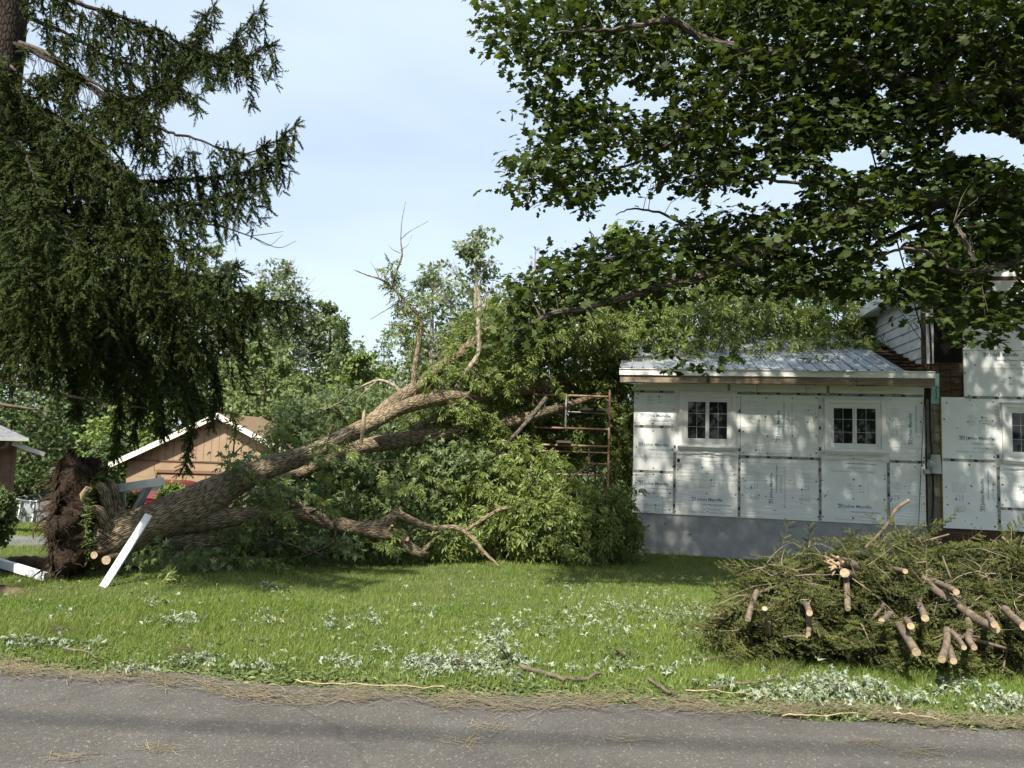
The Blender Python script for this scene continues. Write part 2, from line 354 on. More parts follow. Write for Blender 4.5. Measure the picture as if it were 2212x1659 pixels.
g = Geo(); xs = np.linspace(-30, 30, 241); e = road_edge(xs) - 0.02 + 0.05 * np.sin(xs * 2.1) + 0.04 * np.sin(xs * 5.3 + 1) + rng.normal(0, 0.015, len(xs))
rows = [np.full_like(xs, -9.0), np.full_like(xs, 2.0), e - 0.45, e - 0.1, e]; zz = [0.004, 0.004, 0.004, -0.004, -0.03]
V = np.concatenate([np.stack([xs, r, np.full_like(xs, z)], -1) for r, z in zip(rows, zz)]); n = len(xs)
i = np.arange(len(rows) - 1)[:, None] * n; j = np.arange(n - 1)[None, :]
g.add(V, np.stack([i + j, i + j + 1, i + n + j + 1, i + n + j], -1).reshape(-1, 4)); tag(g.build('road', m_road), kind='structure')
g = Geo(); ctr = spline([(-30, 12.2, 1.5), (-16, 12.3, 1.45), (-10.5, 12.8, 1.6), (-8.2, 15.5, 2.2), (-8.2, 19, 3.0), (-8.5, 24.5, 3.6)], 12)
T = unit(np.gradient(ctr[:, :2], axis=0)); Nn = np.stack([-T[:, 1], T[:, 0]], -1); R = []
for q in (-1, -0.5, 0, 0.5, 1):
    p = ctr[:, :2] + Nn * ctr[:, 2:3] * q; R.append(np.column_stack([p, zg(p[:, 0], p[:, 1]) + (0.02 if abs(q) < 1 else -0.01)]))
n = len(ctr); i = np.arange(4)[:, None] * n; j = np.arange(n - 1)[None, :]
g.add(np.concatenate(R), np.stack([i + j, i + n + j, i + n + j + 1, i + j + 1], -1).reshape(-1, 4)); tag(g.build('driveway', m_drive), kind='structure')

# ================================================================== house materials
m_foil = M('foil_board', (0.78, 0.80, 0.79), (0.88, 0.89, 0.87), scale=2.2, rough=0.42, bump=0.022, bscale=5.0, stretch=(0.5, 1, 5), spec=0.5)
m_foil2 = M('foil_board_smooth', (0.76, 0.785, 0.78), (0.85, 0.87, 0.86), scale=2.0, rough=0.45, bump=0.004, bscale=7, spec=0.5)
m_tape = M('foil_tape', (0.16, 0.16, 0.155), (0.42, 0.42, 0.40), scale=22, rough=0.5, stretch=(1, 1, 1))
m_ink = M('blue_ink', (0.17, 0.25, 0.34), rough=0.7)
m_ink2 = M('faded_ink', (0.46, 0.50, 0.52), rough=0.7)
m_black = M('black_ink', (0.02, 0.02, 0.02), rough=0.7)
m_stucco = M('grey_stucco', (0.27, 0.28, 0.285), (0.39, 0.40, 0.40), scale=4, rough=0.9, bump=0.006, bscale=25, c3=(0.14, 0.135, 0.12), s3=5, f3=0.66)
m_white = M('white_vinyl', (0.74, 0.74, 0.72), (0.80, 0.80, 0.78), scale=3, rough=0.45, spec=0.5)
m_wrap = M('house_wrap', (0.72, 0.73, 0.72), (0.80, 0.80, 0.79), scale=6, rough=0.7, bump=0.02, bscale=5)
m_sheath = M('old_sheathing', (0.035, 0.024, 0.016), (0.11, 0.070, 0.042), scale=5, rough=0.95, stretch=(1, 1, 5))
m_wood = M('weathered_fascia', (0.17, 0.125, 0.085), (0.34, 0.28, 0.21), scale=3, rough=0.9, stretch=(0.6, 1, 12), bump=0.004, bscale=9)
m_soffit = M('soffit_vinyl', (0.44, 0.45, 0.42), (0.52, 0.52, 0.49), scale=3, rough=0.6)
m_metal = M('galvanised_roof', (0.30, 0.335, 0.38), (0.44, 0.475, 0.52), scale=1.5, rough=0.40, metal=0.45, stretch=(3, 0.4, 1), spec=0.5)
m_shing = M('moss_shingle', (0.12, 0.125, 0.085), (0.22, 0.215, 0.17), scale=7, rough=0.95, stretch=(6, 1, 1), bump=0.006, bscale=14)
m_dark = M('painted_hollow_shade', (0.008, 0.007, 0.006), rough=1)  # near-black colour that stands in for shade inside hollows
m_clap = M('white_clapboard', (0.50, 0.50, 0.48), (0.66, 0.66, 0.64), scale=4, rough=0.7, c3=(0.30, 0.29, 0.26), s3=4.5, f3=0.60)
m_teal = M('housewrap_teal', (0.22, 0.42, 0.38), (0.30, 0.50, 0.45), scale=5, rough=0.7)
m_cable = M('black_cable', (0.012, 0.012, 0.012), rough=0.6)
m_foam = M('yellow_foam_edge', (0.22, 0.12, 0.03), (0.35, 0.21, 0.05), scale=14, rough=0.95)
def glass_mat(name, c, rough=0.03):
    m, n, l, b = new_mat(name); b.inputs['Base Color'].default_value = (*c, 1); b.inputs['Roughness'].default_value = rough; b.inputs['IOR'].default_value = 1.5; b.inputs['Specular IOR Level'].default_value = 0.5
    return m
m_munt = M('grid_bar', (0.42, 0.43, 0.43), rough=0.5)
m_glass = glass_mat('window_glass', (0.012, 0.014, 0.016))

HA = math.radians(11)
O = W(2532 / 1.8517, 1830 / 1.8517, 14.2); O = np.array([O[0], O[1], 0.0])
e1 = np.array([math.cos(HA), -math.sin(HA), 0]); e2 = np.array([math.sin(HA), math.cos(HA), 0])
def wall(x4, y4, d=0.0):
    """photo point (4096 grid) -> (s along the facade, height) on the plane d"""
    r = ray(x4 / 1.8517, y4 / 1.8517); t = ((O - CAM) @ e2 + d) / (r @ e2); p = CAM + r * t
    return float((p - O) @ e1), float(p[2])
def HL(s, d, z): return O + e1 * s + e2 * d + np.array([0, 0, z])
def text_geo(lines, name='print'):
    """lines: (string, size, x, y, bold, material index) laid on the xy plane"""
    G_ = Geo()
    for body, size, x, y, bold, mi in lines:
        cu = bpy.data.curves.new('print', 'FONT'); cu.body = body; cu.size = size; cu.offset = bold; cu.resolution_u = 2
        ob = bpy.data.objects.new('print', cu); col.objects.link(ob)
        dg = bpy.context.evaluated_depsgraph_get(); me = bpy.data.meshes.new_from_object(ob.evaluated_get(dg))
        V = np.zeros(len(me.vertices) * 3); me.vertices.foreach_get('co', V); V = V.reshape(-1, 3) + np.array([x, y, 0])
        me.calc_loop_triangles(); T = np.zeros(len(me.loop_triangles) * 3, int); me.loop_triangles.foreach_get('vertices', T)
        G_.add(V, T.reshape(-1, 3), mi, smooth=False)
        bpy.data.objects.remove(ob); bpy.data.meshes.remove(me); bpy.data.curves.remove(cu)
    return G_
def logo(G_, x, y, h, mi):
    """the square-ish monogram: a hooked stroke, a slash and an M-like bar in a frame"""
    def q(pts): G_.add([(x + a * h, y + b * h, 0) for a, b in pts], [tuple(range(len(pts)))], mi, smooth=False)
    q([(0.0, 0), (0.42, 0), (0.42, 0.12), (0.0, 0.12)]); q([(0.30, 0.12), (0.42, 0.12), (0.42, 1), (0.30, 1)]); q([(0.0, 0.62), (0.12, 0.62), (0.12, 1.0), (0.0, 1.0)]); q([(0.12, 0.62), (0.30, 0.80), (0.30, 0.93), (0.12, 0.75)])
    q([(0.50, 0), (0.64, 0), (0.64, 1), (0.50, 1)]); q([(0.64, 1), (0.64, 0.75), (0.86, 0.25), (0.86, 0.5)]); q([(0.86, 0.25), (0.86, 0.5), (1.08, 1), (1.08, 0.75)]); q([(1.08, 0), (1.22, 0), (1.22, 1), (1.08, 1)]); q([(0.64, 0.0), (1.08, 0.0), (1.08, 0.08), (0.64, 0.08)])
def brand_print(full=True, top=True):
    G_ = text_geo(([('Johns Manville', 0.082, 0.115, 0.0, 0.0016, 0)] if top else []) + [('A Berkshire Hathaway Company', 0.040, 0.21, -0.085, 0.0006, 0), ('AP™ Foil-Faced', 0.050, 0.22, -0.175, 0.0006, 1)] + ([('Polyisocyanurate Continuous Insulation', 0.050, -0.06, -0.235, 0.0002, 1)] if full else []))
    if top: logo(G_, 0, -0.005, 0.075, 0)
    return G_.mesh('lettering')
PR_FULL, PR_SHORT, PR_LOW = brand_print(), brand_print(False), brand_print(True, False)
def fine_print():
    g = Geo()
    def r(x0, y0, x1, y1, mi=1): g.add([(x0, y0, 0), (x1, y0, 0), (x1, y1, 0), (x0, y1, 0)], [(0, 1, 2, 3)], mi, smooth=False)
    for k in range(7): r(0.0, k * 0.034, 0.17, k * 0.034 + 0.004)
    r(0, 0, 0.004, 0.21); r(0.166, 0, 0.17, 0.21)
    for k in range(9): r(-0.36, k * 0.022, -0.36 + 0.14 * (0.7 + 0.3 * math.sin(k * 2.3)), k * 0.022 + 0.007)
    r(-0.15, 0.13, -0.115, 0.165, 0); r(-0.105, 0.14, -0.06, 0.15); r(-0.15, 0.08, -0.12, 0.10); r(-0.10, 0.085, -0.05, 0.095); r(-0.15, 0.03, -0.06, 0.045)
    return g.mesh('fine_print')
PR_FINE = fine_print(); PR_3M = text_geo([('3M', 0.05, 0, 0, 0.004, 0)]).mesh('lettering')
for me in (PR_FULL, PR_SHORT, PR_LOW, PR_FINE): me.materials.append(m_ink); me.materials.append(m_ink2)
PR_3M.materials.append(m_black)
def stamp(parent, me, s, z, d, up=False, name='lettering', sc=1.0, flip=False):
    o = bpy.data.objects.new(name, me); col.objects.link(o); o.parent = parent; o.location = (s, d, z)
    o.rotation_euler = (math.pi / 2, -math.pi / 2 if up else (math.pi if flip else 0), 0); o.scale = (sc, sc, sc); return o

def lbox(name, a, b, mat, parent, bev=0.0):
    g = Geo(); g.box(a, b); o = g.build(name, mat, parent, local=True)
    if bev:
        md = o.modifiers.new('edge', 'BEVEL'); md.width = bev; md.segments = 2
    return o
def strip(parent, s0, z0, s1, z1, d=-0.0335, w=0.052, n3=None):
    """a length of foil tape over a joint, with its printed marks"""
    g = Geo(); up = abs(s1 - s0) < abs(z1 - z0); L = abs(z1 - z0) if up else abs(s1 - s0); k = max(2, int(L / 0.12)); t = np.linspace(0, 1, k)
    c = np.column_stack([s0 + (s1 - s0) * t, np.full(k, d), z0 + (z1 - z0) * t]); a = np.array([1, 0, 0]) if up else np.array([0, 0, 1.0])
    w1 = w / 2 * (1 + rng.normal(0, 0.10, k)); w2 = w / 2 * (1 + rng.normal(0, 0.10, k))
    A = c - a * w1[:, None]; B = c + a * w2[:, None]; th = np.array([0, 0.0015, 0]); V = np.vstack([A, B, A + th, B + th]); i = np.arange(k - 1)
    F = np.stack([i, i + 1, i + k + 1, i + k], -1); g.add(V, np.vstack([F, F + 2 * k]))
    o = g.build('seam_tape', m_tape, parent, local=True)
    for q in np.arange(0.12, L - 0.08, 0.36 + 0.04 * rng.random()):
        if up: stamp(o, PR_3M, s0 + 0.02, min(z0, z1) + q, d - 0.002, True)
        else: stamp(o, PR_3M, min(s0, s1) + q, z0 + (z1 - z0) * (q / L) - 0.018, d - 0.002)
    return o
def board(parent, s0, s1, z0, z1, d=0.0, smooth=False, label=None):
    o = lbox('insulation_board', (s0 + 0.003, d - 0.030, z0 + 0.003), (s1 - 0.003, d, z1 - 0.003), m_foil2 if smooth else m_foil, parent, 0.003)
    return o
def dots(parent, rects, d):
    g = Geo(); th = np.linspace(0, 2 * math.pi, 8, endpoint=False)
    for s0, s1, z0, z1 in rects:
        ns = max(2, int(round((s1 - s0) / 0.5)) + 1); nz_ = max(2, int(round((z1 - z0) / 0.40)) + 1)
        for a in np.linspace(s0 + 0.06, s1 - 0.06, ns):
            for b in np.linspace(z0 + 0.08, z1 - 0.08, nz_):
                if rng.random() < 0.22: continue
                ca, cb = a + rng.normal(0, 0.02), b + rng.normal(0, 0.02); r = 0.011 + 0.006 * rng.random()
                ring = np.column_stack([ca + r * np.cos(th) * (1 + rng.normal(0, 0.15, 8)), np.full(8, d - 0.003), cb + r * np.sin(th) * (1 + rng.normal(0, 0.15, 8))])
                g.add(np.vstack([ring, [(ca, d - 0.006, cb)]]), [(k, (k + 1) % 8, 8) for k in range(8)])
        for _ in range(int(6 * (s1 - s0) * (z1 - z0))):                      # nicks and small tears in the foil
            ca = rng.uniform(s0 + 0.05, s1 - 0.05); cb = rng.uniform(z0 + 0.05, z1 - 0.05); w_, h_ = 0.004 + 0.008 * rng.random(), 0.006 + 0.018 * rng.random(); an = rng.random() * 3
            q = [(-w_, -h_), (w_, -h_ * 0.4), (w_ * 0.6, h_), (-w_ * 0.8, h_ * 0.5)]
            g.add([(ca + x * math.cos(an) - y * math.sin(an), d - 0.003, cb + x * math.sin(an) + y * math.cos(an)) for x, y in q], [(0, 1, 2, 3)])
    return tag(g.build('fastener_spots', M('fastener_rust', (0.03, 0.027, 0.022), (0.10, 0.09, 0.08), scale=30, rough=0.8), parent, local=True), kind='stuff')
def window(parent, s0, s1, z0, z1, d=-0.03, wrap=True):
    """two-light slider: casing, flat wrap, frame, two sashes with grids"""
    g = Geo(); c = 0.075
    for a, b in (((s0, d - 0.050, z0), (s0 + c, d, z1)), ((s1 - c, d - 0.050, z0), (s1, d, z1)), ((s0 + c, d - 0.050, z1 - c), (s1 - c, d, z1)), ((s0 + c, d - 0.050, z0), (s1 - c, d, z0 + c * 0.6))): g.box(a, b)
    g.box((s0 - 0.02, d - 0.080, z1), (s1 + 0.02, d, z1 + 0.03)); g.box((s0 - 0.03, d - 0.100, z0 - 0.035), (s1 + 0.03, d, z0)); g.box((s0 - 0.01, d - 0.070, z0 - 0.075), (s1 + 0.01, d, z0 - 0.035))
    w = g.build('window', m_white, parent, local=True); md = w.modifiers.new('edge', 'BEVEL'); md.width = 0.005; md.segments = 2
    a0, a1, b0, b1 = s0 + c + 0.004, s1 - c - 0.004, z0 + c * 0.6 + 0.004, z1 - c - 0.004; f = 0.055
    g = Geo()
    for a, b in (((a0, d - 0.032, b0), (a0 + f, d - 0.0005, b1)), ((a1 - f, d - 0.032, b0), (a1, d - 0.0005, b1)), ((a0 + f, d - 0.032, b1 - f), (a1 - f, d - 0.0005, b1)), ((a0 + f, d - 0.032, b0), (a1 - f, d - 0.0005, b0 + f))): g.box(a, b)
    g.build('window_frame', m_white, w, local=True)
    i0, i1, j0, j1 = a0 + f + 0.002, a1 - f - 0.002, b0 + f + 0.002, b1 - f - 0.002; mid = (i0 + i1) / 2; r = 0.032
    for q, (x0, x1, dd) in enumerate(((i0, mid - 0.002, d - 0.008), (mid + 0.002, i1, d - 0.018))):
        g = Geo()
        for a, b in (((x0, dd - 0.012, j0), (x0 + r, dd + 0.006, j1)), ((x1 - r, dd - 0.012, j0), (x1, dd + 0.006, j1)), ((x0 + r, dd - 0.012, j1 - r), (x1 - r, dd + 0.006, j1)), ((x0 + r, dd - 0.012, j0), (x1 - r, dd + 0.006, j0 + r))): g.box(a, b)
        g.build('sash', m_white, w, local=True)
        lbox('pane', (x0 + r - 0.002, dd + 0.001, j0 + r - 0.002), (x1 - r + 0.002, dd + 0.004, j1 - r + 0.002), m_glass, w)
        xm = (x0 + x1) / 2; lbox('muntin', (xm - 0.004, dd - 0.003, j0 + r), (xm + 0.004, dd + 0.0005, j1 - r), m_munt, w)
        for t in (1 / 3, 2 / 3):
            zc = j0 + (j1 - j0) * t; lbox('muntin', (x0 + r, dd - 0.0025, zc - 0.004), (x1 - r, dd + 0.0003, zc + 0.004), m_munt, w)
    if wrap:                                                                # loose house-wrap apron under the sill, ragged at its lower edge
        k = 26; t = np.linspace(0, 1, k); xs_ = s0 - 0.05 + (s1 - s0 + 0.1) * t
        lo = z0 - 0.20 + 0.045 * np.sin(t * 3.1) + 0.012 * np.sin(t * 17) + rng.normal(0, 0.004, k); rows = []
        for q, dd in ((0, 0.012), (0.35, 0.02), (0.7, 0.028), (1, 0.022)):
            rows.append(np.column_stack([xs_, d - dd - 0.006 * np.sin(t * 23 + q * 4), (z0 - 0.072) * (1 - q) + lo * q]))
        V = np.concatenate(rows); i = np.arange(3)[:, None] * k; j = np.arange(k - 1)[None, :]
        g = Geo(); F = np.stack([i + k + j, i + k + j + 1, i + j + 1, i + j], -1).reshape(-1, 4); g.add(V, F); bk = V.copy(); bk[:, 1] = d - 0.001; g.add(bk, F[:, ::-1])
        g.build('wrap_apron', m_wrap, w, local=True)
    return w

# ================================================================== single-storey wing with the metal roof
wing = thing('house_wing', 'single-storey house wing clad in white foil insulation boards under a metal roof', 'house', tuple(O), -HA)
WR = wall(3706, 1830)[0]
zt, zm, zb = 2.69, 1.45, 0.235
_, zt = wall(3100, 1575); _, zm = wall(3100, 1830); _, zb = wall(3100, 2077)
zc = zt + 0.26
lbox('foundation', (0.10, -0.004, -0.9), (WR, 0.25, zb + 0.02), m_stucco, wing)
lbox('wall_core', (0.006, 0.002, zb), (WR, 0.18, zc + 0.05), m_sheath, wing)
lbox('side_wall', (0.004, 0.181, zb - 1.0), (0.16, 5.2, zc + 0.4), m_sheath, wing)
S1, S2, S3, S4 = wall(2698, 1830)[0], wall(2956, 1830)[0], wall(3278, 1830)[0], wall(3550, 1830)[0]
b_ = []
zA, zB = wall(2610, 1706)[1], wall(2610, 1886)[1]
pl = [(0, S1, zA, zt, 0), (0, S1, zB, zA, 1), (0, S1, zb, zB, 0), (S1, S2, zb, zt, 0), (S2, S3, zm, zt, 0), (S2, S3, zb, zm, 0), (S3, S4, zb, zt, 1), (S4, WR - 0.03, zm, zt, 0), (S4, WR - 0.03, zb, zm, 0)]
for s0, s1, z0, z1, sm in pl: b_.append(board(wing, s0, s1, z0, z1, 0, sm))
t1, t2 = wall(2915, 1555)[0], wall(3310, 1560)[0]
for s0, s1 in ((0, t1), (t1, t2), (t2, WR - 0.03)): b_.append(board(wing, s0, s1, zt, zc + 0.03, 0))
for a in ((0.01, zt, WR - 0.05, zt), (0.01, zA, S1, zA), (0.01, zB, S1, zB), (S2, zm, S3, zm), (S4, zm, WR - 0.05, zm), (S1, zb + 0.02, S1, zt - 0.95), (S2, zb + 0.02, S2, zt - 0.05), (S3, zb + 0.02, S3, zt - 0.05), (S4, zb + 0.02, S4, zt - 1.1), (t1, zt + 0.03, t1, zc), (t2, zt + 0.03, t2, zc)): strip(wing, *a)
dots(wing, [p[:4] for p in pl], -0.030)
def put(bd, me, x4, y4, up=False, d=-0.0325, **k):
    s, z = wall(x4, y4, -0.03); return stamp(bd, me, s, z, d, up, **k)
z4 = lambda x, y: (2500 + 0.3918 * x, 1500 + 0.3918 * y)
z5 = lambda x, y: (3200 + 0.4219 * x, 1450 + 0.4219 * y)
put(b_[0], PR_SHORT, *z4(152, 425)); put(b_[1], PR_FULL, *z4(135, 720)); put(b_[2], PR_FULL, *z4(137, 1115)); put(b_[3], PR_FULL, *z4(675, 1278))
put(b_[3], PR_LOW, *z4(640, 790)); put(b_[4], PR_FULL, *z4(1580, 675), up=True); put(b_[5], PR_FULL, *z4(1505, 1318), up=True)
put(b_[7], PR_FULL, *z5(1062, 782), up=True); put(b_[6], PR_FULL, *z5(358, 1372)); put(b_[6], PR_LOW, *z5(320, 915))
for bd, q in ((b_[0], z4(415, 300)), (b_[3], z4(950, 1155)), (b_[6], z5(640, 1250)), (b_[2], z4(380, 1410))): put(bd, PR_FINE, *q, name='fine_print')
for bd, q in ((b_[4], z4(1450, 400)), (b_[4], z4(1950, 410)), (b_[4], z4(1420, 700)), (b_[5], z4(1370, 1080)), (b_[5], z4(1890, 1100)), (b_[7], z5(925, 520)), (b_[8], z5(950, 1230))): put(bd, PR_FINE, *q, up=True, name='fine_print')
for x in (1352, 1855): put(b_[10], PR_SHORT, *z4(x, 195), up=True, sc=0.42)
def win_rect(q, x0, y0, x1, y1):
    a = wall(*q(x0, (y0 + y1) / 2), -0.03)[0]; b = wall(*q(x1, (y0 + y1) / 2), -0.03)[0]; xm = (x0 + x1) / 2
    return a, b, wall(*q(xm, y1), -0.03)[1], wall(*q(xm, y0), -0.03)[1]
w1r = win_rect(z4, 552, 188, 1132, 722); w2r = win_rect(z5, 228, 352, 806, 838)
window(wing, *w1r); window(wing, *w2r)
for r in (w1r, w2r):                                                         # flattened house-wrap margin round the casing
    g = Geo(); a, b, c, d = r; m_ = 0.10
    for q0, q1 in (((a - m_, -0.0345, c - 0.15), (a, -0.0306, d + 0.05)), ((b, -0.0345, c - 0.15), (b + m_ * 0.8, -0.0306, d + 0.05)), ((a, -0.0345, d + 0.031), (b, -0.0306, d + 0.06))): g.box(q0, q1)
    g.build('wrap_flap', m_wrap, wing, local=True)
g = Geo(); s, z = wall(*z4(548, 872), -0.03); g.box((s - 0.045, -0.10, z - 0.06), (s + 0.045, -0.032, z + 0.06)); o = g.build('junction_box', m_white, wing, local=True)
lbox('opening_shade_plate', (s - 0.030, -0.104, z - 0.035), (s + 0.018, -0.1005, z + 0.035), m_dark, o)  # flat near-black plate painted as the shaded inside of the box
s, z = wall(*z5(1215, 965), -0.03)                                           # meter base and conduit by the corner
g = Geo(); g.tube([(s - 0.02, -0.10, z), (s + 0.12, -0.10, z)], 0.085, 14); g.tube([(s + 0.10, -0.1, z - 0.16), (s + 0.10, -0.1, z + 0.18)], [0.10, 0.075], 12); g.box((s - 0.10, -0.16, z - 0.17), (s - 0.01, -0.032, z - 0.09)); g.build('meter_base', M('meter_grey', (0.36, 0.38, 0.38), (0.46, 0.47, 0.47), scale=6, rough=0.6), wing, local=True)
# roof
RZ, RD, SL = 3.14, -0.46, math.tan(math.radians(17.5))
_, RZ = wall(3050, 1472, -0.46); se0 = wall(2478, 1480, -0.46)[0]; seM = wall(3622, 1482, -0.46)[0]; seR = wall(3738, 1484, -0.46)[0]
def roofz(d): return RZ + (d - RD) * SL
g = Geo(); g.add([(se0 + 0.03, RD + 0.05, roofz(RD) - 0.10), (seR, RD + 0.05, roofz(RD) - 0.10), (seR, 3.4, roofz(3.4) - 0.10), (se0 + 0.03, 3.4, roofz(3.4) - 0.10), (se0 + 0.03, RD + 0.05, roofz(RD) - 0.06), (seR, RD + 0.05, roofz(RD) - 0.06), (seR, 3.4, roofz(3.4) - 0.06), (se0 + 0.03, 3.4, roofz(3.4) - 0.06)], [(3, 2, 1, 0), (4, 5, 6, 7), (0, 1, 5, 4), (1, 2, 6, 5), (2, 3, 7, 6), (3, 0, 4, 7)], smooth=False)
deck = g.build('roof', M('roof_deck', (0.02, 0.017, 0.013), (0.06, 0.05, 0.04), scale=6, rough=0.95), wing, local=True)
npn = 6; wpn = (seM - se0) / npn
prof = [(0, 0.0), (0.010, 0.034), (0.034, 0.034), (0.044, 0.0), (0.10, 0.0), (0.104, 0.006), (0.125, 0.006), (0.129, 0.0)]
for k in range(npn):
    pts = []
    for r_ in range(4): pts += [(se0 + wpn * k + (r_ + a / 0.235) * wpn / 4, h) for a, h in prof]
    pts.append((se0 + wpn * (k + 1) - 0.002, 0.0)); pts = np.array(pts); n = len(pts); lift = 0.004 * (k % 2)
    d0, d1 = RD - 0.06 + rng.normal(0, 0.012), 3.45
    rows = [np.column_stack([pts[:, 0], np.full(n, dd), roofz(dd) + pts[:, 1] + lift - 0.03 + rng.normal(0, 0.002, n)]) for dd in (d0, 0.7, 2.0, d1)]
    V = np.concatenate(rows); i = np.arange(3)[:, None] * n; j = np.arange(n - 1)[None, :]
    g = Geo(); g.add(V, np.stack([i + j, i + j + 1, i + n + j + 1, i + n + j], -1).reshape(-1, 4), smooth=False)
    o = g.build('roof_panel', m_metal, deck, local=True); md = o.modifiers.new('sheet', 'SOLIDIFY'); md.thickness = 0.003
for k, dd in enumerate((-0.18, 0.12, 0.42, 0.75, 1.1, 1.5, 2.0)):            # strapping left bare where the sheet is gone
    g = Geo(); g.beam((seM + 0.02, dd, roofz(dd) - 0.04), (seR - 0.03, dd + rng.normal(0, 0.03), roofz(dd) - 0.04), 0.09, 0.035); g.build('purlin', m_sheath, deck, local=True)
dz = RZ - 0.035
g = Geo(); g.box((se0, RD - 0.035, dz - 0.115), (seR, RD, dz)); g.box((se0, RD - 0.055, dz - 0.012), (seR, RD - 0.035, dz)); g.box((se0, RD - 0.05, dz - 0.128), (seR, RD - 0.004, dz - 0.1155)); g.build('drip_edge', m_white, deck, local=True)
sp = [se0 + 0.01, se0 + 2.35, se0 + 4.3, seR]
for k in range(3): lbox('fascia_board', (sp[k] + 0.003, RD - 0.018 - 0.003 * k, dz - 0.265), (sp[k + 1] - 0.003, RD + 0.01, dz - 0.130), m_wood, wing)
zs0 = dz - 0.268
ns = int((seR - se0) / 0.10)
for k in range(ns):                                                          # ribbed soffit, one strip at a time
    a = se0 + 0.02 + (seR - se0 - 0.03) * k / ns; b = se0 + 0.02 + (seR - se0 - 0.03) * (k + 1) / ns; dr = 0.012 * max(0, math.sin(k * 0.6)) + 0.003 * rng.random()
    g = Geo(); g.add([(a + 0.003, RD + 0.004, zs0 - dr), (b - 0.003, RD + 0.004, zs0 - dr - 0.003), (b - 0.003, 0.0, zc + 0.005), (a + 0.003, 0.0, zc + 0.005), (a + 0.003, RD + 0.004, zs0 - dr - 0.012), (b - 0.003, RD + 0.004, zs0 - dr - 0.018), (b - 0.003, 0.0, zc - 0.008), (a + 0.003, 0.0, zc - 0.008)], [(0, 1, 2, 3), (7, 6, 5, 4), (4, 5, 1, 0), (5, 6, 2, 1), (6, 7, 3, 2), (7, 4, 0, 3)], smooth=False)
    g.build('soffit_slat', m_soffit, wing, local=True)

# ================================================================== two-storey main house
main = thing('house', 'two-storey main house with foil boards, bare sheathing and white clapboard side', 'house', tuple(O), -HA)
m0 = WR + 0.005; m1 = 11.05
c0 = wall(3764, 1830)[0]; dpr = -0.02
lbox('foundation', (m0, 0.02, -0.9), (m1, 0.3, zb - 0.14), m_sheath, main)
lbox('wall_core', (m0, 0.0, zb - 0.14), (m1, 0.2, 4.95), m_sheath, main)
lbox('sill_board', (m0 + 0.06, -0.02, zb - 0.20), (m1, 0.0, zb - 0.03), m_sheath, main)
# old shingles beside the corner
cz = zb - 0.05; kk = 0; ztop = wall(3735, 1640)[1]
while cz < ztop:
    h = 0.205; n_ = 2; off = 0.05 * (kk % 2)
    for q in range(n_):
        a = m0 + (c0 - m0 - 0.015) * q / n_; b = m0 + (c0 - m0 - 0.015) * (q + 1) / n_ - 0.004; t = rng.normal(0, 0.004)
        g = Geo(); g.add([(a, -0.028, cz + t), (b, -0.028, cz - t), (b, -0.006, cz + h), (a, -0.006, cz + h), (a, -0.012, cz + t), (b, -0.012, cz - t), (b, -0.0005, cz + h), (a, -0.0005, cz + h)], [(0, 1, 2, 3), (7, 6, 5, 4), (4, 5, 1, 0), (5, 6, 2, 1), (6, 7, 3, 2), (7, 4, 0, 3)], smooth=False)
        g.build('shingle', m_shing, main, local=True)
    cz += h - 0.006; kk += 1
g = Geo(); a, zlo = wall(3722, 1615); b, zhi = wall(3757, 1495)
g.box((m0 + 0.06, -0.034, zlo), (c0 - 0.02, -0.029, zhi)); o = g.build('wrap_scrap', m_teal, main, local=True)
o2 = stamp(o, text_geo([('HouseWrap', 0.05, 0, 0, 0.001, 0)]).mesh('lettering'), c0 - 0.06, zlo + 0.08, -0.036, True); o2.data.materials.append(m_black)
# boards
E1 = wall(3988, 1830, dpr)[0]; zk = wall(3900, 1590, dpr)[1]; zl = wall(3900, 1402, dpr)[1]; u0 = wall(3851, 1450, dpr)[0]; zmm = wall(3880, 1842, dpr)[1]; zbb = wall(3900, 2118, dpr)[1]; zrr = wall(4040, 2035, dpr)[1]
B = [board(main, c0, E1, zmm, zk, dpr, True), board(main, c0, E1, zbb, zmm, dpr, True), board(main, E1, E1 + 1.3, zrr, zk, dpr), board(main, E1, E1 + 1.3, zbb, zrr, dpr), board(main, u0, u0 + 1.22, zl, zl + 1.3, dpr, True), board(main, u0, u0 + 1.22, zk, zl, dpr, True), board(main, u0 + 1.22, u0 + 2.44, zl, zl + 1.3, dpr, True), board(main, u0 + 1.22, u0 + 2.44, zk, zl, dpr, True), board(main, E1 + 1.3, m1, zbb, zk, dpr, True), board(main, u0 + 2.44, m1, zk, zl + 1.3, dpr, True)]
for a in ((u0 + 0.02, zk, m1 - 0.2, zk), (c0 + 0.02, zmm, E1, zmm), (E1, zbb + 0.02, E1, zk - 1.0), (E1 + 0.02, zrr, E1 + 1.2, zrr)): strip(main, *a, d=dpr - 0.0335)
dots(main, [(c0, E1, zmm, zk), (c0, E1, zbb, zmm), (E1, E1 + 1.3, zbb, zk - 1.1), (u0, u0 + 1.2, zl, zl + 1.2), (u0, u0 + 1.2, zk, zl)], dpr - 0.030)
D2 = dpr - 0.0325
put(B[0], PR_FULL, *z5(1505, 728), d=D2); put(B[1], PR_FULL, *z5(1742, 1412), up=True, d=D2); put(B[2], PR_FULL, *z5(2068, 1205), d=D2); put(B[5], PR_FULL, 3929, 1425, d=D2); put(B[4], PR_FULL, 3862, 1225, d=D2)
for bd, q, up in ((B[0], z5(1800, 600), 0), (B[1], z5(1560, 1230), 1), (B[5], (4070, 1545), 0), (B[4], (3985, 1365), 0)): put(bd, PR_FINE, *q, d=D2, up=bool(up), name='fine_print')
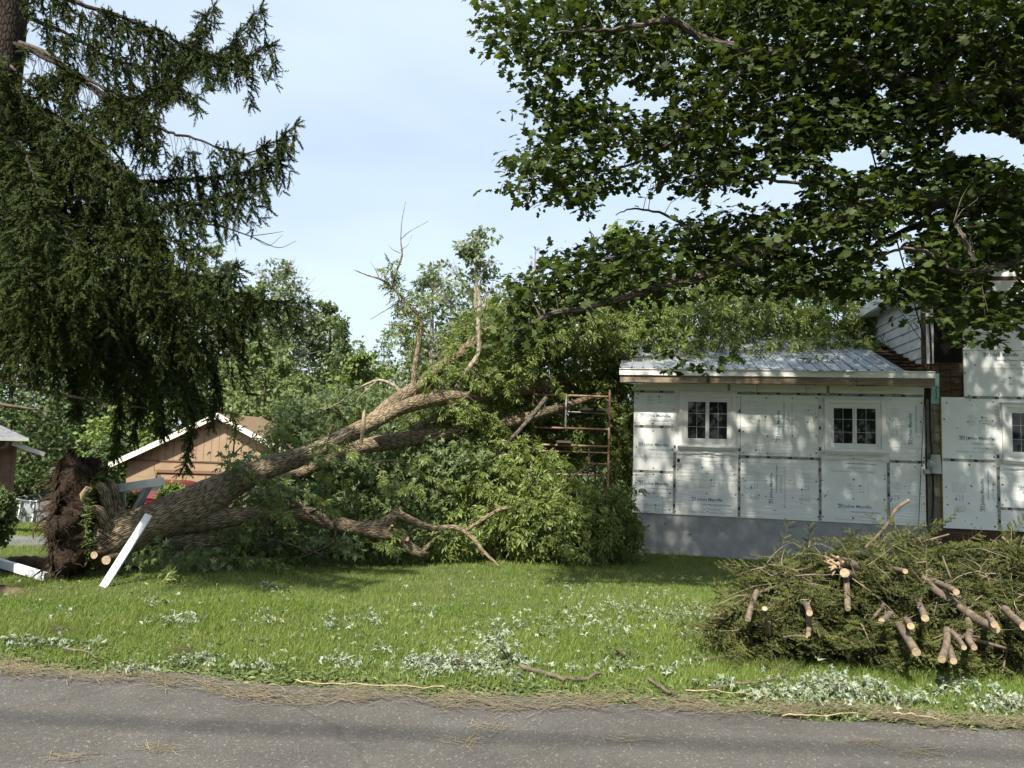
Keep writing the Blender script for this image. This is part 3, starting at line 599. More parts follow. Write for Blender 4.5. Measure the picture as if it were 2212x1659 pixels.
w3 = win_rect(z5, 1905, 395, 2480, 925); window(main, *w3, d=dpr - 0.03)
g = Geo(); g.box((w3[0] - 0.11, dpr - 0.0345, w3[2] - 0.15), (w3[0], dpr - 0.0306, w3[3] + 0.05)); g.build('wrap_flap', m_wrap, main, local=True)
o = stamp(main, text_geo([('HOMEWRAP', 0.11, 0, 0, 0.002, 0)]).mesh('lettering'), w3[0] - 0.02, w3[2] + 0.35, dpr - 0.0365, True); o.data.materials.append(m_ink2)
g = Geo()                                                                     # yellow foam showing along the torn board edge
for q in np.arange(zbb, zk, 0.05): g.box((c0 - 0.013 - 0.012 * rng.random(), dpr - 0.026, q), (c0 + 0.002, -0.001, q + 0.047))
g.build('foam_edge', m_foam, main, local=True)
zc1 = wall(3752, 1456)[1]
lbox('corner_board', (m0 + 0.02, -0.05, zc1), (m0 + 0.13, 0.06, 5.0), m_white, main)
lbox('cavity_shade_panel', (m0 + 0.135, -0.012, wall(3800, 1450)[1]), (u0 - 0.012, -0.002, 4.9), m_dark, main)  # flat near-black panel, shade of the open wall hollow put into its colour
for r_ in range(5):                                                           # old wood siding courses above the boards
    for q in range(3):
        a = m0 + 0.03 + (u0 - m0 - 0.05) * q / 3; b = m0 + 0.03 + (u0 - m0 - 0.05) * (q + 1) / 3; z0 = zk + 0.125 * r_ + rng.normal(0, 0.008)
        lbox('sheathing_board', (a + 0.004, -0.018 - 0.008 * rng.random(), z0), (b - 0.004, -0.0125, z0 + 0.115), m_sheath, main)
# clapboard side wall over the wing roof
ss = m0 + 0.03
for k in range(9):
    z0 = 3.05 + 0.2 * k; g = Geo()
    g.add([(ss - 0.03, 0.062, z0), (ss - 0.005, 0.062, z0 + 0.21), (ss - 0.005, 6.5, z0 + 0.21), (ss - 0.03, 6.5, z0), (ss, 0.062, z0), (ss, 0.062, z0 + 0.21), (ss, 6.5, z0 + 0.21), (ss, 6.5, z0)], [(0, 3, 2, 1), (4, 5, 6, 7), (0, 4, 7, 3), (1, 2, 6, 5), (0, 1, 5, 4), (3, 7, 6, 2)], smooth=False)
    g.build('clapboard', m_clap, main, local=True)
lbox('side_wall', (ss + 0.001, 0.201, -0.9), (ss + 0.15, 6.5, 4.9), m_sheath, main)
ez = 4.86; sr = 8.3; pr = math.tan(math.radians(21)); g = Geo()
def rz_(s): return ez + (s - (m0 - 0.28)) * pr
a, b = m0 - 0.28, sr
for q0, q1 in ((a, b),):
    g.add([(q0, -0.35, rz_(q0)), (q1, -0.35, rz_(q1)), (q1, 6.8, rz_(q1)), (q0, 6.8, rz_(q0)), (q0, -0.35, rz_(q0) + 0.08), (q1, -0.35, rz_(q1) + 0.08), (q1, 6.8, rz_(q1) + 0.08), (q0, 6.8, rz_(q0) + 0.08)], [(3, 2, 1, 0), (4, 5, 6, 7), (0, 1, 5, 4), (1, 2, 6, 5), (2, 3, 7, 6), (3, 0, 4, 7)], smooth=False)
    g.add([(2 * b - q0, -0.35, rz_(q0)), (q1, -0.35, rz_(q1)), (q1, 6.8, rz_(q1)), (2 * b - q0, 6.8, rz_(q0)), (2 * b - q0, -0.35, rz_(q0) + 0.08), (q1, -0.35, rz_(q1) + 0.08), (q1, 6.8, rz_(q1) + 0.08), (2 * b - q0, 6.8, rz_(q0) + 0.08)], [(0, 1, 2, 3), (7, 6, 5, 4), (4, 5, 1, 0), (5, 6, 2, 1), (6, 7, 3, 2), (7, 4, 0, 3)], smooth=False)
rf = g.build('roof', m_metal, main, local=True)
g = Geo(); g.box((a - 0.03, -0.36, ez - 0.14), (a - 0.002, 6.8, ez + 0.07)); g.build('eave_fascia', m_white, rf, local=True)
g = Geo(); g.box((a, -0.30, ez - 0.16), (m0 + 0.02, 6.5, ez - 0.145)); g.build('soffit', m_clap, main, local=True)
g = Geo(); g.add([(m0, 0.003, 4.951), (2 * sr - m0, 0.003, 4.951), (sr, 0.003, rz_(sr) - 0.02), (m0, 0.18, 4.951), (2 * sr - m0, 0.18, 4.951), (sr, 0.18, rz_(sr) - 0.02)], [(0, 1, 2), (5, 4, 3)]); g.build('gable', m_foil2, main, local=True)

# service cables dropping to the house corner
def cable(name, label, pts, r, cat='cable', sag=0.0, **kw):
    P = spline(np.array(pts), 10); g = Geo(); g.tube(P, r, 6); o = g.build(name, m_cable, loc=tuple(P[0])); return tag(o, label, cat, **kw)
hk = HL(m0 - 0.02, -0.08, wall(3735, 1375)[1])
cable('service_cable', 'thick black service cable dropping through the maple to the house corner', [W(1700, -330, 6.0), W(1815, 40, 7.6), W(1868, 270, 9.8), tuple(hk)], 0.012)
cable('service_cable', 'thin black cable slanting down through the maple left of the thick one', [W(1560, -200, 7.0), W(1700, 210, 9.2), W(1850, 530, 11.8), tuple(hk + np.array([0, 0, -0.06]))], 0.006)
hb = [HL(m0 + 0.05, -0.09, wall(3735, y)[1]) for y in (1290, 1420, 1560, 1700, 1850, 1980, 2090)]
hb = [p + e1 * (0.02 * math.sin(k * 1.7)) for k, p in enumerate(hb)]
P = spline(np.array(hb), 6); g = Geo(); g.tube(np.array([(float((p - O) @ e1), float((p - O) @ e2), p[2]) for p in P]), 0.018, 6); g.build('riser_cable', m_cable, main, local=True)
hb = [HL(m0 - 0.03 - 0.03 * k, -0.075 - 0.01 * math.sin(k), wall(3735, y)[1]) for k, y in enumerate((1480, 1600, 1720, 1850, 1980, 2110))]
P = spline(np.array(hb), 6); g = Geo(); g.tube(np.array([(float((p - O) @ e1), float((p - O) @ e2), p[2]) for p in P]), 0.006, 5); g.build('loose_wire', m_cable, main, local=True)

# ================================================================== trees: materials
m_bark = bark_mat('furrowed_bark', (0.060, 0.045, 0.031), (0.33, 0.265, 0.18), across=44, along=7.0, depth=0.016)
m_barkg = bark_mat('grey_bark', (0.035, 0.030, 0.025), (0.13, 0.11, 0.09), across=26, along=6, depth=0.008)
m_barks = bark_mat('spruce_bark', (0.014, 0.011, 0.009), (0.055, 0.043, 0.034), across=26, along=10, depth=0.006)
m_twig = M('twig_bark', (0.06, 0.048, 0.036), (0.14, 0.115, 0.085), scale=12, rough=0.9)
m_deadtwig = M('bare_twig', (0.20, 0.18, 0.16), (0.30, 0.27, 0.24), scale=12, rough=0.9)
m_leafF = leaf_mat('fallen_leaf', (0.082, 0.124, 0.026), (0.165, 0.212, 0.055), (0.26, 0.29, 0.11), trans=0.30, rough=0.45)
m_leafS = leaf_mat('silver_underside_leaf', (0.088, 0.138, 0.042), (0.155, 0.21, 0.075), (0.27, 0.32, 0.18), trans=0.38, rough=0.5, back=(0.16, 0.21, 0.11))
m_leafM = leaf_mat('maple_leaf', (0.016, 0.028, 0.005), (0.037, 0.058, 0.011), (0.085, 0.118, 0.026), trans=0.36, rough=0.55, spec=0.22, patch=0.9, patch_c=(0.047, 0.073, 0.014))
m_needle = leaf_mat('spruce_needle', (0.018, 0.028, 0.008), (0.042, 0.057, 0.014), (0.080, 0.092, 0.022), trans=0.0, rough=0.8, spec=0.05, patch=1.3, patch_c=(0.040, 0.056, 0.019))
m_brush = leaf_mat('cut_spruce_needle', (0.028, 0.040, 0.012), (0.065, 0.080, 0.024), (0.13, 0.12, 0.042), trans=0.0, rough=0.8, spec=0.05, patch=2.2, patch_c=(0.095, 0.105, 0.034))
m_soilroot = M('root_soil', (0.012, 0.008, 0.005), (0.050, 0.031, 0.019), scale=7, rough=1.0, bump=0.06, bscale=22, c3=(0.075, 0.045, 0.027), s3=6, f3=0.64)
m_root = M('root_bark', (0.035, 0.022, 0.014), (0.10, 0.066, 0.042), scale=8, rough=0.95)
m_cut = M('fresh_cut_wood', (0.23, 0.168, 0.105), (0.40, 0.31, 0.205), scale=30, rough=0.8)
m_moss = leaf_mat('moss_fringe', (0.05, 0.075, 0.02), (0.09, 0.12, 0.03), trans=0.1, rough=0.9)

def blob_points(blobs, dens, shell=0.35):
    """points inside ellipsoids given as (u, v, Y, ru, rv[, n factor]) on the picture grid"""
    out = []; cen = []
    for b in blobs:
        u, v, Y, ru, rv = b[:5]; k = b[5] if len(b) > 5 else 1.0
        n = max(4, int(math.pi * ru * rv * dens * k)); c = W(u, v, Y); sx, sz = ru * Y / F_PX, rv * Y / F_PX; sy = (sx + sz) * 0.42
        d = unit(rng.normal(size=(n, 3))); r = rng.random(n) ** shell
        out.append(c + d * r[:, None] * np.array([sx, sy, sz])); cen.append(d * np.array([1, 1, 1.0]))
    return np.vstack(out), np.vstack(cen)
def sprigs(g, P, D, size=(0.20, 0.30), mi=0, droop=0.45, T=SPRIGS):
    n = len(P); yd = unit(D * 0.7 + rng.normal(0, 0.7, (n, 3))); yd[:, 2] -= droop; yd = unit(yd)
    nm = unit(rng.normal(0, 0.55, (n, 3)) + np.array([-0.1, -0.25, 1.0])); sz = rng.uniform(*size, n); w = rng.integers(0, len(T), n)
    for k in range(len(T)):
        q = w == k; g.scatter(T[k], P[q], yd[q], nm[q], sz[q], mi)
def twigs_to(g, P, anchors, every, r=0.006, sag=0.1, mi=0, maxd=1.2, skip=None):
    """thin twigs from the nearest limb point to some of the leaf clumps"""
    A = np.asarray(anchors); used = {}
    for p in P[::every]:
        dd = np.linalg.norm(A - p, axis=1); ia = int(np.argmin(dd)); a = A[ia]; L = dd.min()
        if used.get(ia, 0) > 1: continue
        used[ia] = used.get(ia, 0) + 1
        if L > maxd or L < 0.12: continue
        if skip is not None:
            uu, vv = proj((a + p) / 2)
            if any(((uu[0] - hu) / (ru * 1.15)) ** 2 + ((vv[0] - hv) / (rv * 1.15)) ** 2 < 1 for hu, hv, ru, rv in skip): continue
        m1 = a + (p - a) * 0.4 + rng.normal(0, 0.06 * L, 3) + np.array([0, 0, 0.08 * L]); m2 = a + (p - a) * 0.75 + rng.normal(0, 0.06 * L, 3)
        g.tube(np.array([a, m1, m2, p]), [r * (0.6 + L), r * 0.8, r * 0.55, r * 0.3], 4, mi, cap=False)

# ================================================================== the uprooted tree
base = W(228, 1150, 9.15); base[2] = zg(base[0], base[1])
tree = thing('fallen_tree', 'big uprooted tree with furrowed bark fallen towards the house, leaves still green', 'tree', tuple(base))
g = Geo()
TR = WL([(200, 1160, 9.15, .40), (232, 1158, 9.18, .36), (262, 1153, 9.22, .30), (300, 1143, 9.3, .275), (355, 1118, 9.45, .27), (415, 1092, 9.65, .255), (480, 1056, 9.9, .22), (530, 1032, 10.1, .185), (580, 1010, 10.3, .16), (662, 981, 10.65, .135), (794, 919, 11.3, .12), (860, 884, 11.7, .12), (925, 864, 12.1, .125), (1000, 856, 12.5, .105), (1058, 860, 12.9, .04)])
S_T = limb(g, TR, 14, 32, 0.085); g.build('trunk', m_bark, tree)
limbs = []
def tlimb(pts, per=9, sides=16, rough=0.10, name='limb', mat=None, sm=True):
    g = Geo(); S = limb(g, WL(pts), per, sides, rough); limbs.append(S[:, :3]); g.build(name, mat or m_bark, tree); return S
tlimb([(600, 1040, 11.2, .08), (650, 1020, 11.4, .10), (720, 988, 11.6, .12), (790, 964, 11.8, .135), (900, 945, 12.3, .135), (1060, 920, 13.0, .12), (1180, 890, 13.6, .09), (1300, 850, 14.6, .05)])
tlimb([(800, 912, 11.5, .11), (850, 868, 11.8, .115), (905, 832, 12.2, .11), (965, 785, 12.7, .10), (1030, 735, 13.2, .095), (1110, 690, 13.9, .085), (1210, 655, 14.8, .07), (1330, 610, 16.0, .04)])
tlimb([(900, 935, 12.4, .12), (990, 880, 13.0, .12), (1060, 830, 13.5, .13), (1120, 800, 14.0, .125), (1180, 780, 14.4, .10), (1300, 740, 15.2, .06)])
tlimb([(960, 870, 12.3, .15), (1060, 850, 13.2, .15), (1140, 836, 13.8, .15), (1215, 826, 14.5, .11), (1330, 800, 15.4, .06)])
tlimb([(360, 1130, 9.5, .20), (430, 1122, 9.7, .17), (500, 1116, 9.9, .135), (580, 1110, 10.1, .115), (650, 1108, 10.3, .11), (715, 1128, 10.5, .115), (780, 1141, 10.7, .11), (830, 1130, 10.9, .095), (865, 1105, 11.1, .06)])
tlimb([(770, 1141, 10.7, .10), (830, 1152, 10.75, .10), (862, 1156, 10.8, .092), (880, 1178, 10.85, .085), (905, 1194, 10.9, .07), (922, 1194, 11.0, .03)])
tlimb([(850, 1106, 11.0, .075), (880, 1120, 11.0, .06), (930, 1140, 11.1, .05), (985, 1140, 11.1, .042), (1020, 1162, 11.0, .036), (1045, 1192, 10.9, .028), (1078, 1222, 10.8, .014)], sides=10)
tlimb([(1000, 1150, 11.1, .034), (1050, 1118, 11.2, .032), (1085, 1100, 11.4, .03), (1150, 1090, 11.7, .025), (1210, 1105, 11.8, .015)], sides=8)
tlimb([(330, 1165, 9.5, .17), (410, 1165, 9.75, .15), (480, 1172, 10.0, .12), (560, 1184, 10.4, .09), (650, 1190, 10.8, .06)])
m_pale = bark_mat('pale_bark', (0.12, 0.10, 0.08), (0.36, 0.31, 0.24), across=30, along=8, depth=0.006)
U1 = tlimb([(893, 860, 12.0, .052), (895, 800, 12.1, .045), (905, 740, 12.2, .04), (909, 690, 12.3, .036), (890, 665, 12.3, .03), (855, 628, 12.4, .025), (825, 605, 12.4, .02), (795, 595, 12.5, .013), (765, 583, 12.5, .008)], sides=10, name='broken_limb')
tlimb([(848, 622, 12.4, .02), (855, 590, 12.4, .018), (868, 553, 12.4, .016), (866, 520, 12.4, .009), (868, 480, 12.4, .006), (876, 436, 12.4, .004)], sides=6, name='bare_twig')
for q in ([(867, 516, 12.4, .008), (885, 500, 12.4, .006), (925, 478, 12.4, .003)], [(868, 548, 12.4, .008), (850, 540, 12.4, .006), (838, 528, 12.4, .003)], [(864, 540, 12.4, .007), (880, 530, 12.4, .004), (890, 508, 12.5, .002)], [(820, 603, 12.4, .01), (812, 585, 12.4, .006), (800, 565, 12.4, .003)], [(880, 690, 12.3, .016), (860, 640, 12.2, .01), (846, 605, 12.2, .005)], [(905, 705, 12.3, .022), (870, 703, 12.2, .015), (830, 700, 12.2, .006)], [(870, 648, 12.4, .015), (850, 660, 12.3, .01), (800, 690, 12.3, .004)]):
    tlimb(q, sides=5, name='bare_twig')
tlimb([(980, 850, 12.5, .055), (1010, 800, 12.6, .05), (1034, 760, 12.7, .045), (1033, 705, 12.7, .045), (1036, 650, 12.8, .04), (1029, 612, 12.8, .032)], sides=10, name='broken_limb', mat=m_pale)
tlimb([(1035, 690, 12.7, .03), (1048, 660, 12.7, .022), (1050, 635, 12.8, .014), (1068, 625, 12.8, .006)], sides=6, name='bare_twig')
tlimb([(868, 853, 12.0, .035), (850, 832, 12.0, .03), (815, 822, 12.0, .026), (770, 842, 12.0, .017), (735, 868, 12.0, .01), (700, 885, 12.0, .004)], sides=8, name='dead_limb', mat=m_pale)
tlimb([(815, 822, 12.0, .014), (775, 860, 11.9, .01), (745, 905, 11.9, .004)], sides=6, name='bare_twig', mat=m_pale)
tlimb([(565, 1008, 10.3, .012), (640, 985, 10.2, .009), (720, 950, 10.4, .006), (760, 930, 10.5, .003)], sides=5, name='bare_twig', mat=m_pale)
g = Geo(); a = W(779, 962, 11.0); b = W(788, 884, 11.0); g.tube(np.array([a, a + (b - a) * 0.5 + (0.012, 0, 0), a + (b - a) * 0.9, b]), [.026, .034, .024, .004], 6, rough=0.3); g.build('splinter', m_cut, tree)
for q in ([(660, 1110, 10.3, .03), (690, 1100, 10.2, .026), (720, 1125, 10.1, .022), (722, 1165, 10.1, .016), (690, 1188, 10.0, .01), (620, 1215, 9.9, .004)], [(560, 1160, 10.0, .02), (640, 1180, 10.0, .014), (700, 1200, 9.9, .006)], [(1075, 960, 13.2, .06), (1030, 1000, 12.8, .055), (990, 1040, 12.4, .045), (940, 1070, 12.0, .02)], [(1180, 860, 13.2, .05), (1130, 920, 12.8, .04), (1060, 990, 12.4, .025), (1000, 1030, 12.2, .01)], [(1200, 1040, 12.4, .02), (1130, 1090, 12.2, .018), (1060, 1140, 12.0, .012), (1000, 1180, 11.8, .005)], [(1290, 1000, 12.6, .015), (1180, 1060, 12.2, .014), (1090, 1120, 11.9, .008)], [(880, 1080, 11.6, .02), (830, 1090, 11.4, .016), (740, 1100, 11.2, .007)], [(1330, 650, 15.5, .06), (1290, 690, 14.8, .055), (1230, 740, 14.2, .045), (1170, 790, 13.9, .02)], [(1450, 690, 16.2, .06), (1370, 705, 15.6, .05), (1300, 715, 15, .03)]):
    tlimb(q, sides=7, name='branch', mat=m_barkg)
for k in range(16):                                                           # snapped stubs and knots along trunk and limbs
    S = [S_T[:, :3], limbs[0], limbs[1], limbs[4], limbs[5]][k % 5]; q = S[int(len(S) * rng.uniform(.25, .9))]; d = unit(rng.normal(0, 1, 3) + np.array([.5, -.5, .6])); L = rng.uniform(.18, .42); r = rng.uniform(.014, .038); P_ = np.array([q, q + d * L * .6, q + d * L + rng.normal(0, .02, 3)])
    g = Geo(); g.tube(spline(P_, 4), np.linspace(r * 1.5, r * .7, 9), 8, capmi=1, rough=.2); g.build('stub', [m_bark, m_cut], tree)
# root plate
ax = unit(np.array(TR[1][:3]) - np.array(TR[0][:3])); upv = np.array([0, 0, 1.0]); upv = unit(upv - ax * (upv @ ax)); sdv = np.cross(ax, upv)
rc = W(192, 1118, 9.1); g = Geo(); nth, nr = 96, 40
prof_t = np.linspace(0, 1, nr); th = np.linspace(0, 2 * math.pi, nth, endpoint=False)
ph = rng.random(12) * 6.28; V = []
for t in prof_t:                                                              # left face bulge -> rim -> flat moss side by the trunk
    if t < 0.62: q = t / 0.62; rad = math.sin(q * math.pi / 2) ** 0.62; aa = -0.30 * math.cos(q * math.pi / 2) ** 0.5 - 0.02
    else: q = (t - 0.62) / 0.38; rad = 1 - 0.85 * q; aa = -0.02 + 0.20 * min(1, q * 3.0) - 0.02 * q
    for k, a in enumerate(th):
        R = 0.70 + 0.10 * math.cos(a * 2 + 0.3) - 0.10 * math.sin(a * 3 + 1.1) + 0.05 * math.sin(a * 7 + ph[1]) + 0.04 * math.sin(a * 11 + ph[2])
        if abs(a - math.pi / 2) < 0.55: R += 0.10
        lump = 0.06 * math.sin(a * 5 + t * 14 + ph[3]) + 0.055 * math.sin(a * 9 - t * 21 + ph[4]) + 0.03 * math.sin(a * 17 + t * 37) + rng.normal(0, 0.03)
        R_ = max(0.02, R * rad + lump * min(1, rad * 2))
        p = rc + ax * (aa + 0.6 * lump * (t < 0.62)) + (math.cos(a) * sdv * 0.8 + math.sin(a) * upv) * R_
        V.append(p)
V = np.array(V); V[:, 2] = np.maximum(V[:, 2], zg(V[:, 0], V[:, 1]) - 0.05)
i = np.arange(nr - 1)[:, None] * nth; j = np.arange(nth)[None, :]; k = (j + 1) % nth
g.add(V, np.stack([i + j, i + k, i + nth + k, i + nth + j], -1).reshape(-1, 4))
rp = g.build('root_plate', m_soilroot, tree)
tq = np.array(TR[4][:3]); tdir = unit(np.array(TR[4][:3]) - np.array(TR[2][:3]))
for k in range(9):                                                            # root flare between trunk and plate
    a = k / 9 * 2 * math.pi + .3 + rng.normal(0, .12); rd = math.cos(a) * sdv * .9 + math.sin(a) * upv; q0 = np.array(TR[4][:3]) + rd * .20; q1 = np.array(TR[2][:3]) + rd * .25; q2 = rc + ax * .24 + rd * rng.uniform(.36, .46); q3 = rc + ax * .13 + rd * .47
    g = Geo(); S = spline(np.array([q0, q1, q2, q3]), 6); S[:, 2] = np.maximum(S[:, 2], zg(S[:, 0], S[:, 1])); g.tube(S, np.interp(np.linspace(0, 1, len(S)), [0, .35, .7, 1], [.035, .065, .065, .04]), 12, rough=.12); g.build('root_flare', m_bark, tree)
surf = V[: int(nr * 0.66) * nth]; nrm = unit(surf - (rc + ax * 0.15))
for q in range(44):                                                           # larger torn roots
    k = rng.integers(nth * 3, len(surf)); p = surf[k] - nrm[k] * 0.05; d = unit(nrm[k] + rng.normal(0, 0.45, 3) + np.array([0, 0, -0.25])); L = 0.12 + 0.32 * rng.random(); r = 0.008 + 0.018 * rng.random()
    pts = [p]
    for s_ in range(5): d = unit(d + rng.normal(0, 0.28, 3) + np.array([0, -0.05, -0.15])); pts.append(pts[-1] + d * L / 5)
    S = spline(np.array(pts), 3); g = Geo(); g.tube(S, np.linspace(r, r * 0.25, len(S)), 6, rough=0.2); g.build('root', m_root, rp)
g = Geo()
for q in range(1900):                                                          # fine root hair
    k = rng.integers(nth * 2, len(surf)); p = surf[k] - nrm[k] * 0.02; d = unit(nrm[k] * 0.8 + rng.normal(0, 0.6, 3)); L = 0.06 + 0.20 * rng.random() ** 1.5; pts = [p]
    for s_ in range(4): d = unit(d + rng.normal(0, 0.4, 3) + np.array([0, 0, -0.22])); pts.append(pts[-1] + d * L / 4)
    g.tube(np.array(pts), np.linspace(0.0035, 0.0012, 5), 3, cap=False)
tag(g.build('root_hair', m_root, rp), kind='stuff')
g = Geo()
for q in range(700):                                                          # moss and turf fringe on the flat side
    a = rng.random() * 6.28; p = rc + ax * (0.17 + rng.normal(0, 0.012)) + (math.cos(a) * sdv * 0.8 + math.sin(a) * upv) * (0.70 + 0.10 * math.cos(a * 2 + 0.3) + rng.normal(0, 0.04)) * (0.75 + 0.25 * rng.random())
    g.scatter(T_LANCE, p[None], unit(rng.normal(size=(1, 3)) + ax * 0.5), rdir(1), np.array([0.05 + 0.05 * rng.random()]))
tag(g.build('moss_fringe', m_moss, rp), kind='stuff')
for (u, v, r, cat) in ((376, 2220, .045, 0), (424, 2240, .055, 0)):
    c = W(u / 1.8517, v / 1.8517, 8.62); d = unit(np.array([0.05, -1, 0.05])); g = Geo(); g.tube(np.array([c - d * 0.25, c - d * .05, c]), [r * 1.1, r, r * 0.96], 14, capmi=1, rough=0.08); g.build('cut_root', [m_root, m_cut], rp)
c = W(345 / 1.8517, 1975 / 1.8517, 8.72); g = Geo(); g.tube(np.array([c + (-.03, 0, -.12), c + (0, -.05, -.02), c + (.04, -.04, .07), c + (.09, -.02, .06)]), [.02, .045, .035, .012], 7, rough=0.4); g.build('torn_root', m_cut, rp)

g = Geo(); c = G(190, 1232); th_ = np.linspace(0, 2 * math.pi, 28, endpoint=False); V = [c + (0, 0, .10)]                   # crumbled soil at the foot of the plate
for r in (.35, .7, 1): V += [c + np.array([.75 * r * math.cos(a) * (1 + .12 * math.sin(a * 3 + 1)), .05 + .34 * r * math.sin(a), .11 * (1 - r * r) - .012 + rng.normal(0, .018) * (r < 1)]) for a in th_]
g.add(V, [(0, 1 + k, 1 + (k + 1) % 28) for k in range(28)]); g.add(V, [(1 + r * 28 + k, 29 + r * 28 + k, 29 + r * 28 + (k + 1) % 28, 1 + r * 28 + (k + 1) % 28) for r in (0, 1) for k in range(28)])
tag(g.build('torn_soil', m_soilroot, loc=tuple(c)), 'crumbled dark soil fallen at the foot of the root plate', 'soil')
# crown of the uprooted tree
right_b = [(1150, 720, 13.6, 90, 55), (1230, 700, 14.2, 100, 60), (1320, 725, 14.6, 75, 60), (1100, 780, 13.2, 60, 50), (1185, 800, 14.7, 110, 65), (1285, 800, 15.0, 85, 60), (1335, 790, 15.0, 40, 70), (1245, 900, 15.0, 110, 110), (1100, 900, 14.7, 85, 75), (1010, 960, 13.5, 110, 60), (1340, 930, 15.6, 50, 140),
           (1130, 1010, 12.7, 110, 50), (1050, 1055, 12.4, 110, 60), (1180, 1085, 12.3, 110, 65), (1275, 1110, 12.4, 85, 65), (1325, 1150, 12.7, 60, 55), (1100, 1150, 12.0, 110, 50), (1200, 1175, 11.8, 120, 38), (1000, 1120, 12.3, 90, 55), (1325, 1190, 12.5, 70, 24), (1070, 880, 13.4, 40, 34), (1040, 700, 13.9, 55, 45), (1045, 830, 12.9, 60, 30), (1020, 915, 12.9, 70, 34), (1120, 870, 14.2, 80, 50), (1060, 960, 12.7, 80, 40), (1180, 960, 14.8, 90, 70), (1160, 740, 14.2, 70, 50), (1010, 740, 13.6, 60, 40), (960, 1170, 11.4, 70, 30), (1150, 1120, 11.7, 110, 50), (1250, 1150, 11.9, 90, 45), (1370, 660, 15.5, 70, 45), (1290, 640, 15.5, 80, 40)]
left_b = [(560, 1090, 11.0, 75, 45), (600, 1040, 11.6, 80, 50), (700, 1020, 12.0, 90, 60), (665, 930, 12.8, 80, 55), (625, 945, 13.2, 45, 45), (760, 1045, 12.0, 100, 50), (850, 1015, 12.4, 100, 60), (905, 975, 13.2, 100, 60), (700, 1170, 10.9, 110, 32), (565, 1172, 10.5, 80, 28), (820, 1175, 11.3, 90, 28), (490, 1165, 10.0, 50, 30), (555, 1005, 13.0, 35, 30), (720, 880, 13.6, 70, 40), (900, 1080, 12.2, 110, 50), (800, 900, 13.6, 80, 60), (930, 1160, 11.7, 90, 30), (350, 1195, 9.3, 60, 20, .6), (445, 1210, 9.4, 45, 20, .8), (620, 1082, 10.2, 34, 14, .4), (640, 890, 13.0, 55, 40), (760, 960, 12.9, 90, 40), (860, 930, 13.2, 80, 50), (980, 1000, 12.4, 90, 50), (700, 1075, 11.0, 60, 22), (830, 1080, 11.4, 60, 28), (930, 1020, 12.2, 70, 40), (600, 1150, 12.6, 110, 36), (740, 1130, 12.8, 110, 40), (480, 1140, 12.0, 70, 40), (500, 990, 9.8, 20, 28, .5), (610, 1050, 9.95, 30, 14, .5), (700, 1000, 10.5, 32, 16, .5), (560, 1150, 9.9, 30, 12, .5), (720, 1175, 10.2, 50, 14, .6), (790, 1000, 11.0, 40, 20, .6)]
top_b = [(1060, 735, 13.2, 52, 34), (1125, 700, 13.8, 60, 34), (1000, 815, 12.6, 50, 28), (1090, 660, 14.2, 50, 28), (950, 812, 12.5, 55, 32), (1010, 785, 12.8, 42, 28), (930, 905, 12.6, 60, 28), (1000, 888, 12.3, 50, 26), (855, 612, 12.4, 24, 24, .8), (872, 655, 12.3, 30, 22, .8), (888, 715, 12.4, 32, 40, .8), (850, 580, 12.3, 22, 16, .8), (850, 720, 12.3, 20, 26, .8), (925, 655, 12.5, 22, 30, .7), (920, 830, 12.1, 26, 22, .8)]
roof_b = [(1425, 700, 15.4, 80, 46), (1500, 675, 16.0, 70, 40), (1575, 705, 16.2, 70, 42), (1640, 670, 16.6, 80, 40), (1720, 700, 16.4, 70, 48), (1800, 680, 16.6, 70, 50), (1880, 700, 16.4, 55, 44), (1440, 620, 17, 70, 50), (1560, 610, 17.6, 80, 40), (1690, 600, 18, 90, 60), (1840, 620, 17.4, 80, 50), (1540, 738, 15.2, 60, 16), (1690, 745, 15.0, 70, 18), (1790, 735, 15.2, 50, 20), (1870, 740, 15.2, 40, 22), (1460, 745, 15.0, 40, 14)]
anc = np.vstack([S_T[:, :3]] + limbs)
g = Geo(); P, D = blob_points(right_b, 1 / 40.0); sprigs(g, P, D, (0.17, 0.30)); P2, D2_ = blob_points(roof_b, 1 / 62.0); sprigs(g, P2, D2_, (0.26, 0.42), droop=0.6); PT, DT = blob_points(top_b, 1 / 48.0); sprigs(g, PT, DT, (0.16, 0.24))
arch = Geo()
for k in range(95):                                                           # leafy branchlets springing out of the crushed crown
    b = (right_b + left_b)[rng.integers(len(right_b) + len(left_b))]; c = W(b[0], b[1], b[2]); sx, sz = b[3] * b[2] / F_PX, b[4] * b[2] / F_PX
    d = unit(rng.normal(0, 1, 3) * np.array([1, .8, .7]) + np.array([.1, -.5, .45])); p0 = c + d * np.array([sx, .5 * sx, sz]) * .5; L = rng.uniform(.5, 1.15); pts = [p0]
    for s_ in range(5): d = unit(d + rng.normal(0, .14, 3) + np.array([0, 0, -.13])); pts.append(pts[-1] + d * L / 5)
    S = spline(np.array(pts), 3); S[:, 2] = np.maximum(S[:, 2], zg(S[:, 0], S[:, 1]) + .03); arch.tube(S, np.linspace(.011, .002, len(S)), 5, cap=False); q = S[5:]; q = np.repeat(q, 2, 0); T_ = np.repeat(unit(np.gradient(S, axis=0))[5:], 2, 0); sprigs(g, q, T_ + rng.normal(0, .5, q.shape), (0.14, 0.24), droop=.3)
g.build('crown', m_leafF, tree); tag(arch.build('branchlets', m_twig, tree), kind='stuff')
g = Geo(); PL, DL = blob_points(left_b, 1 / 72.0); n = len(PL)
yd = unit(DL * 0.5 + rng.normal(0, 0.7, (n, 3)) + np.array([0, 0, -0.4])); nm = unit(rng.normal(0, 0.7, (n, 3)) + np.array([0, -0.3, 0.8]))
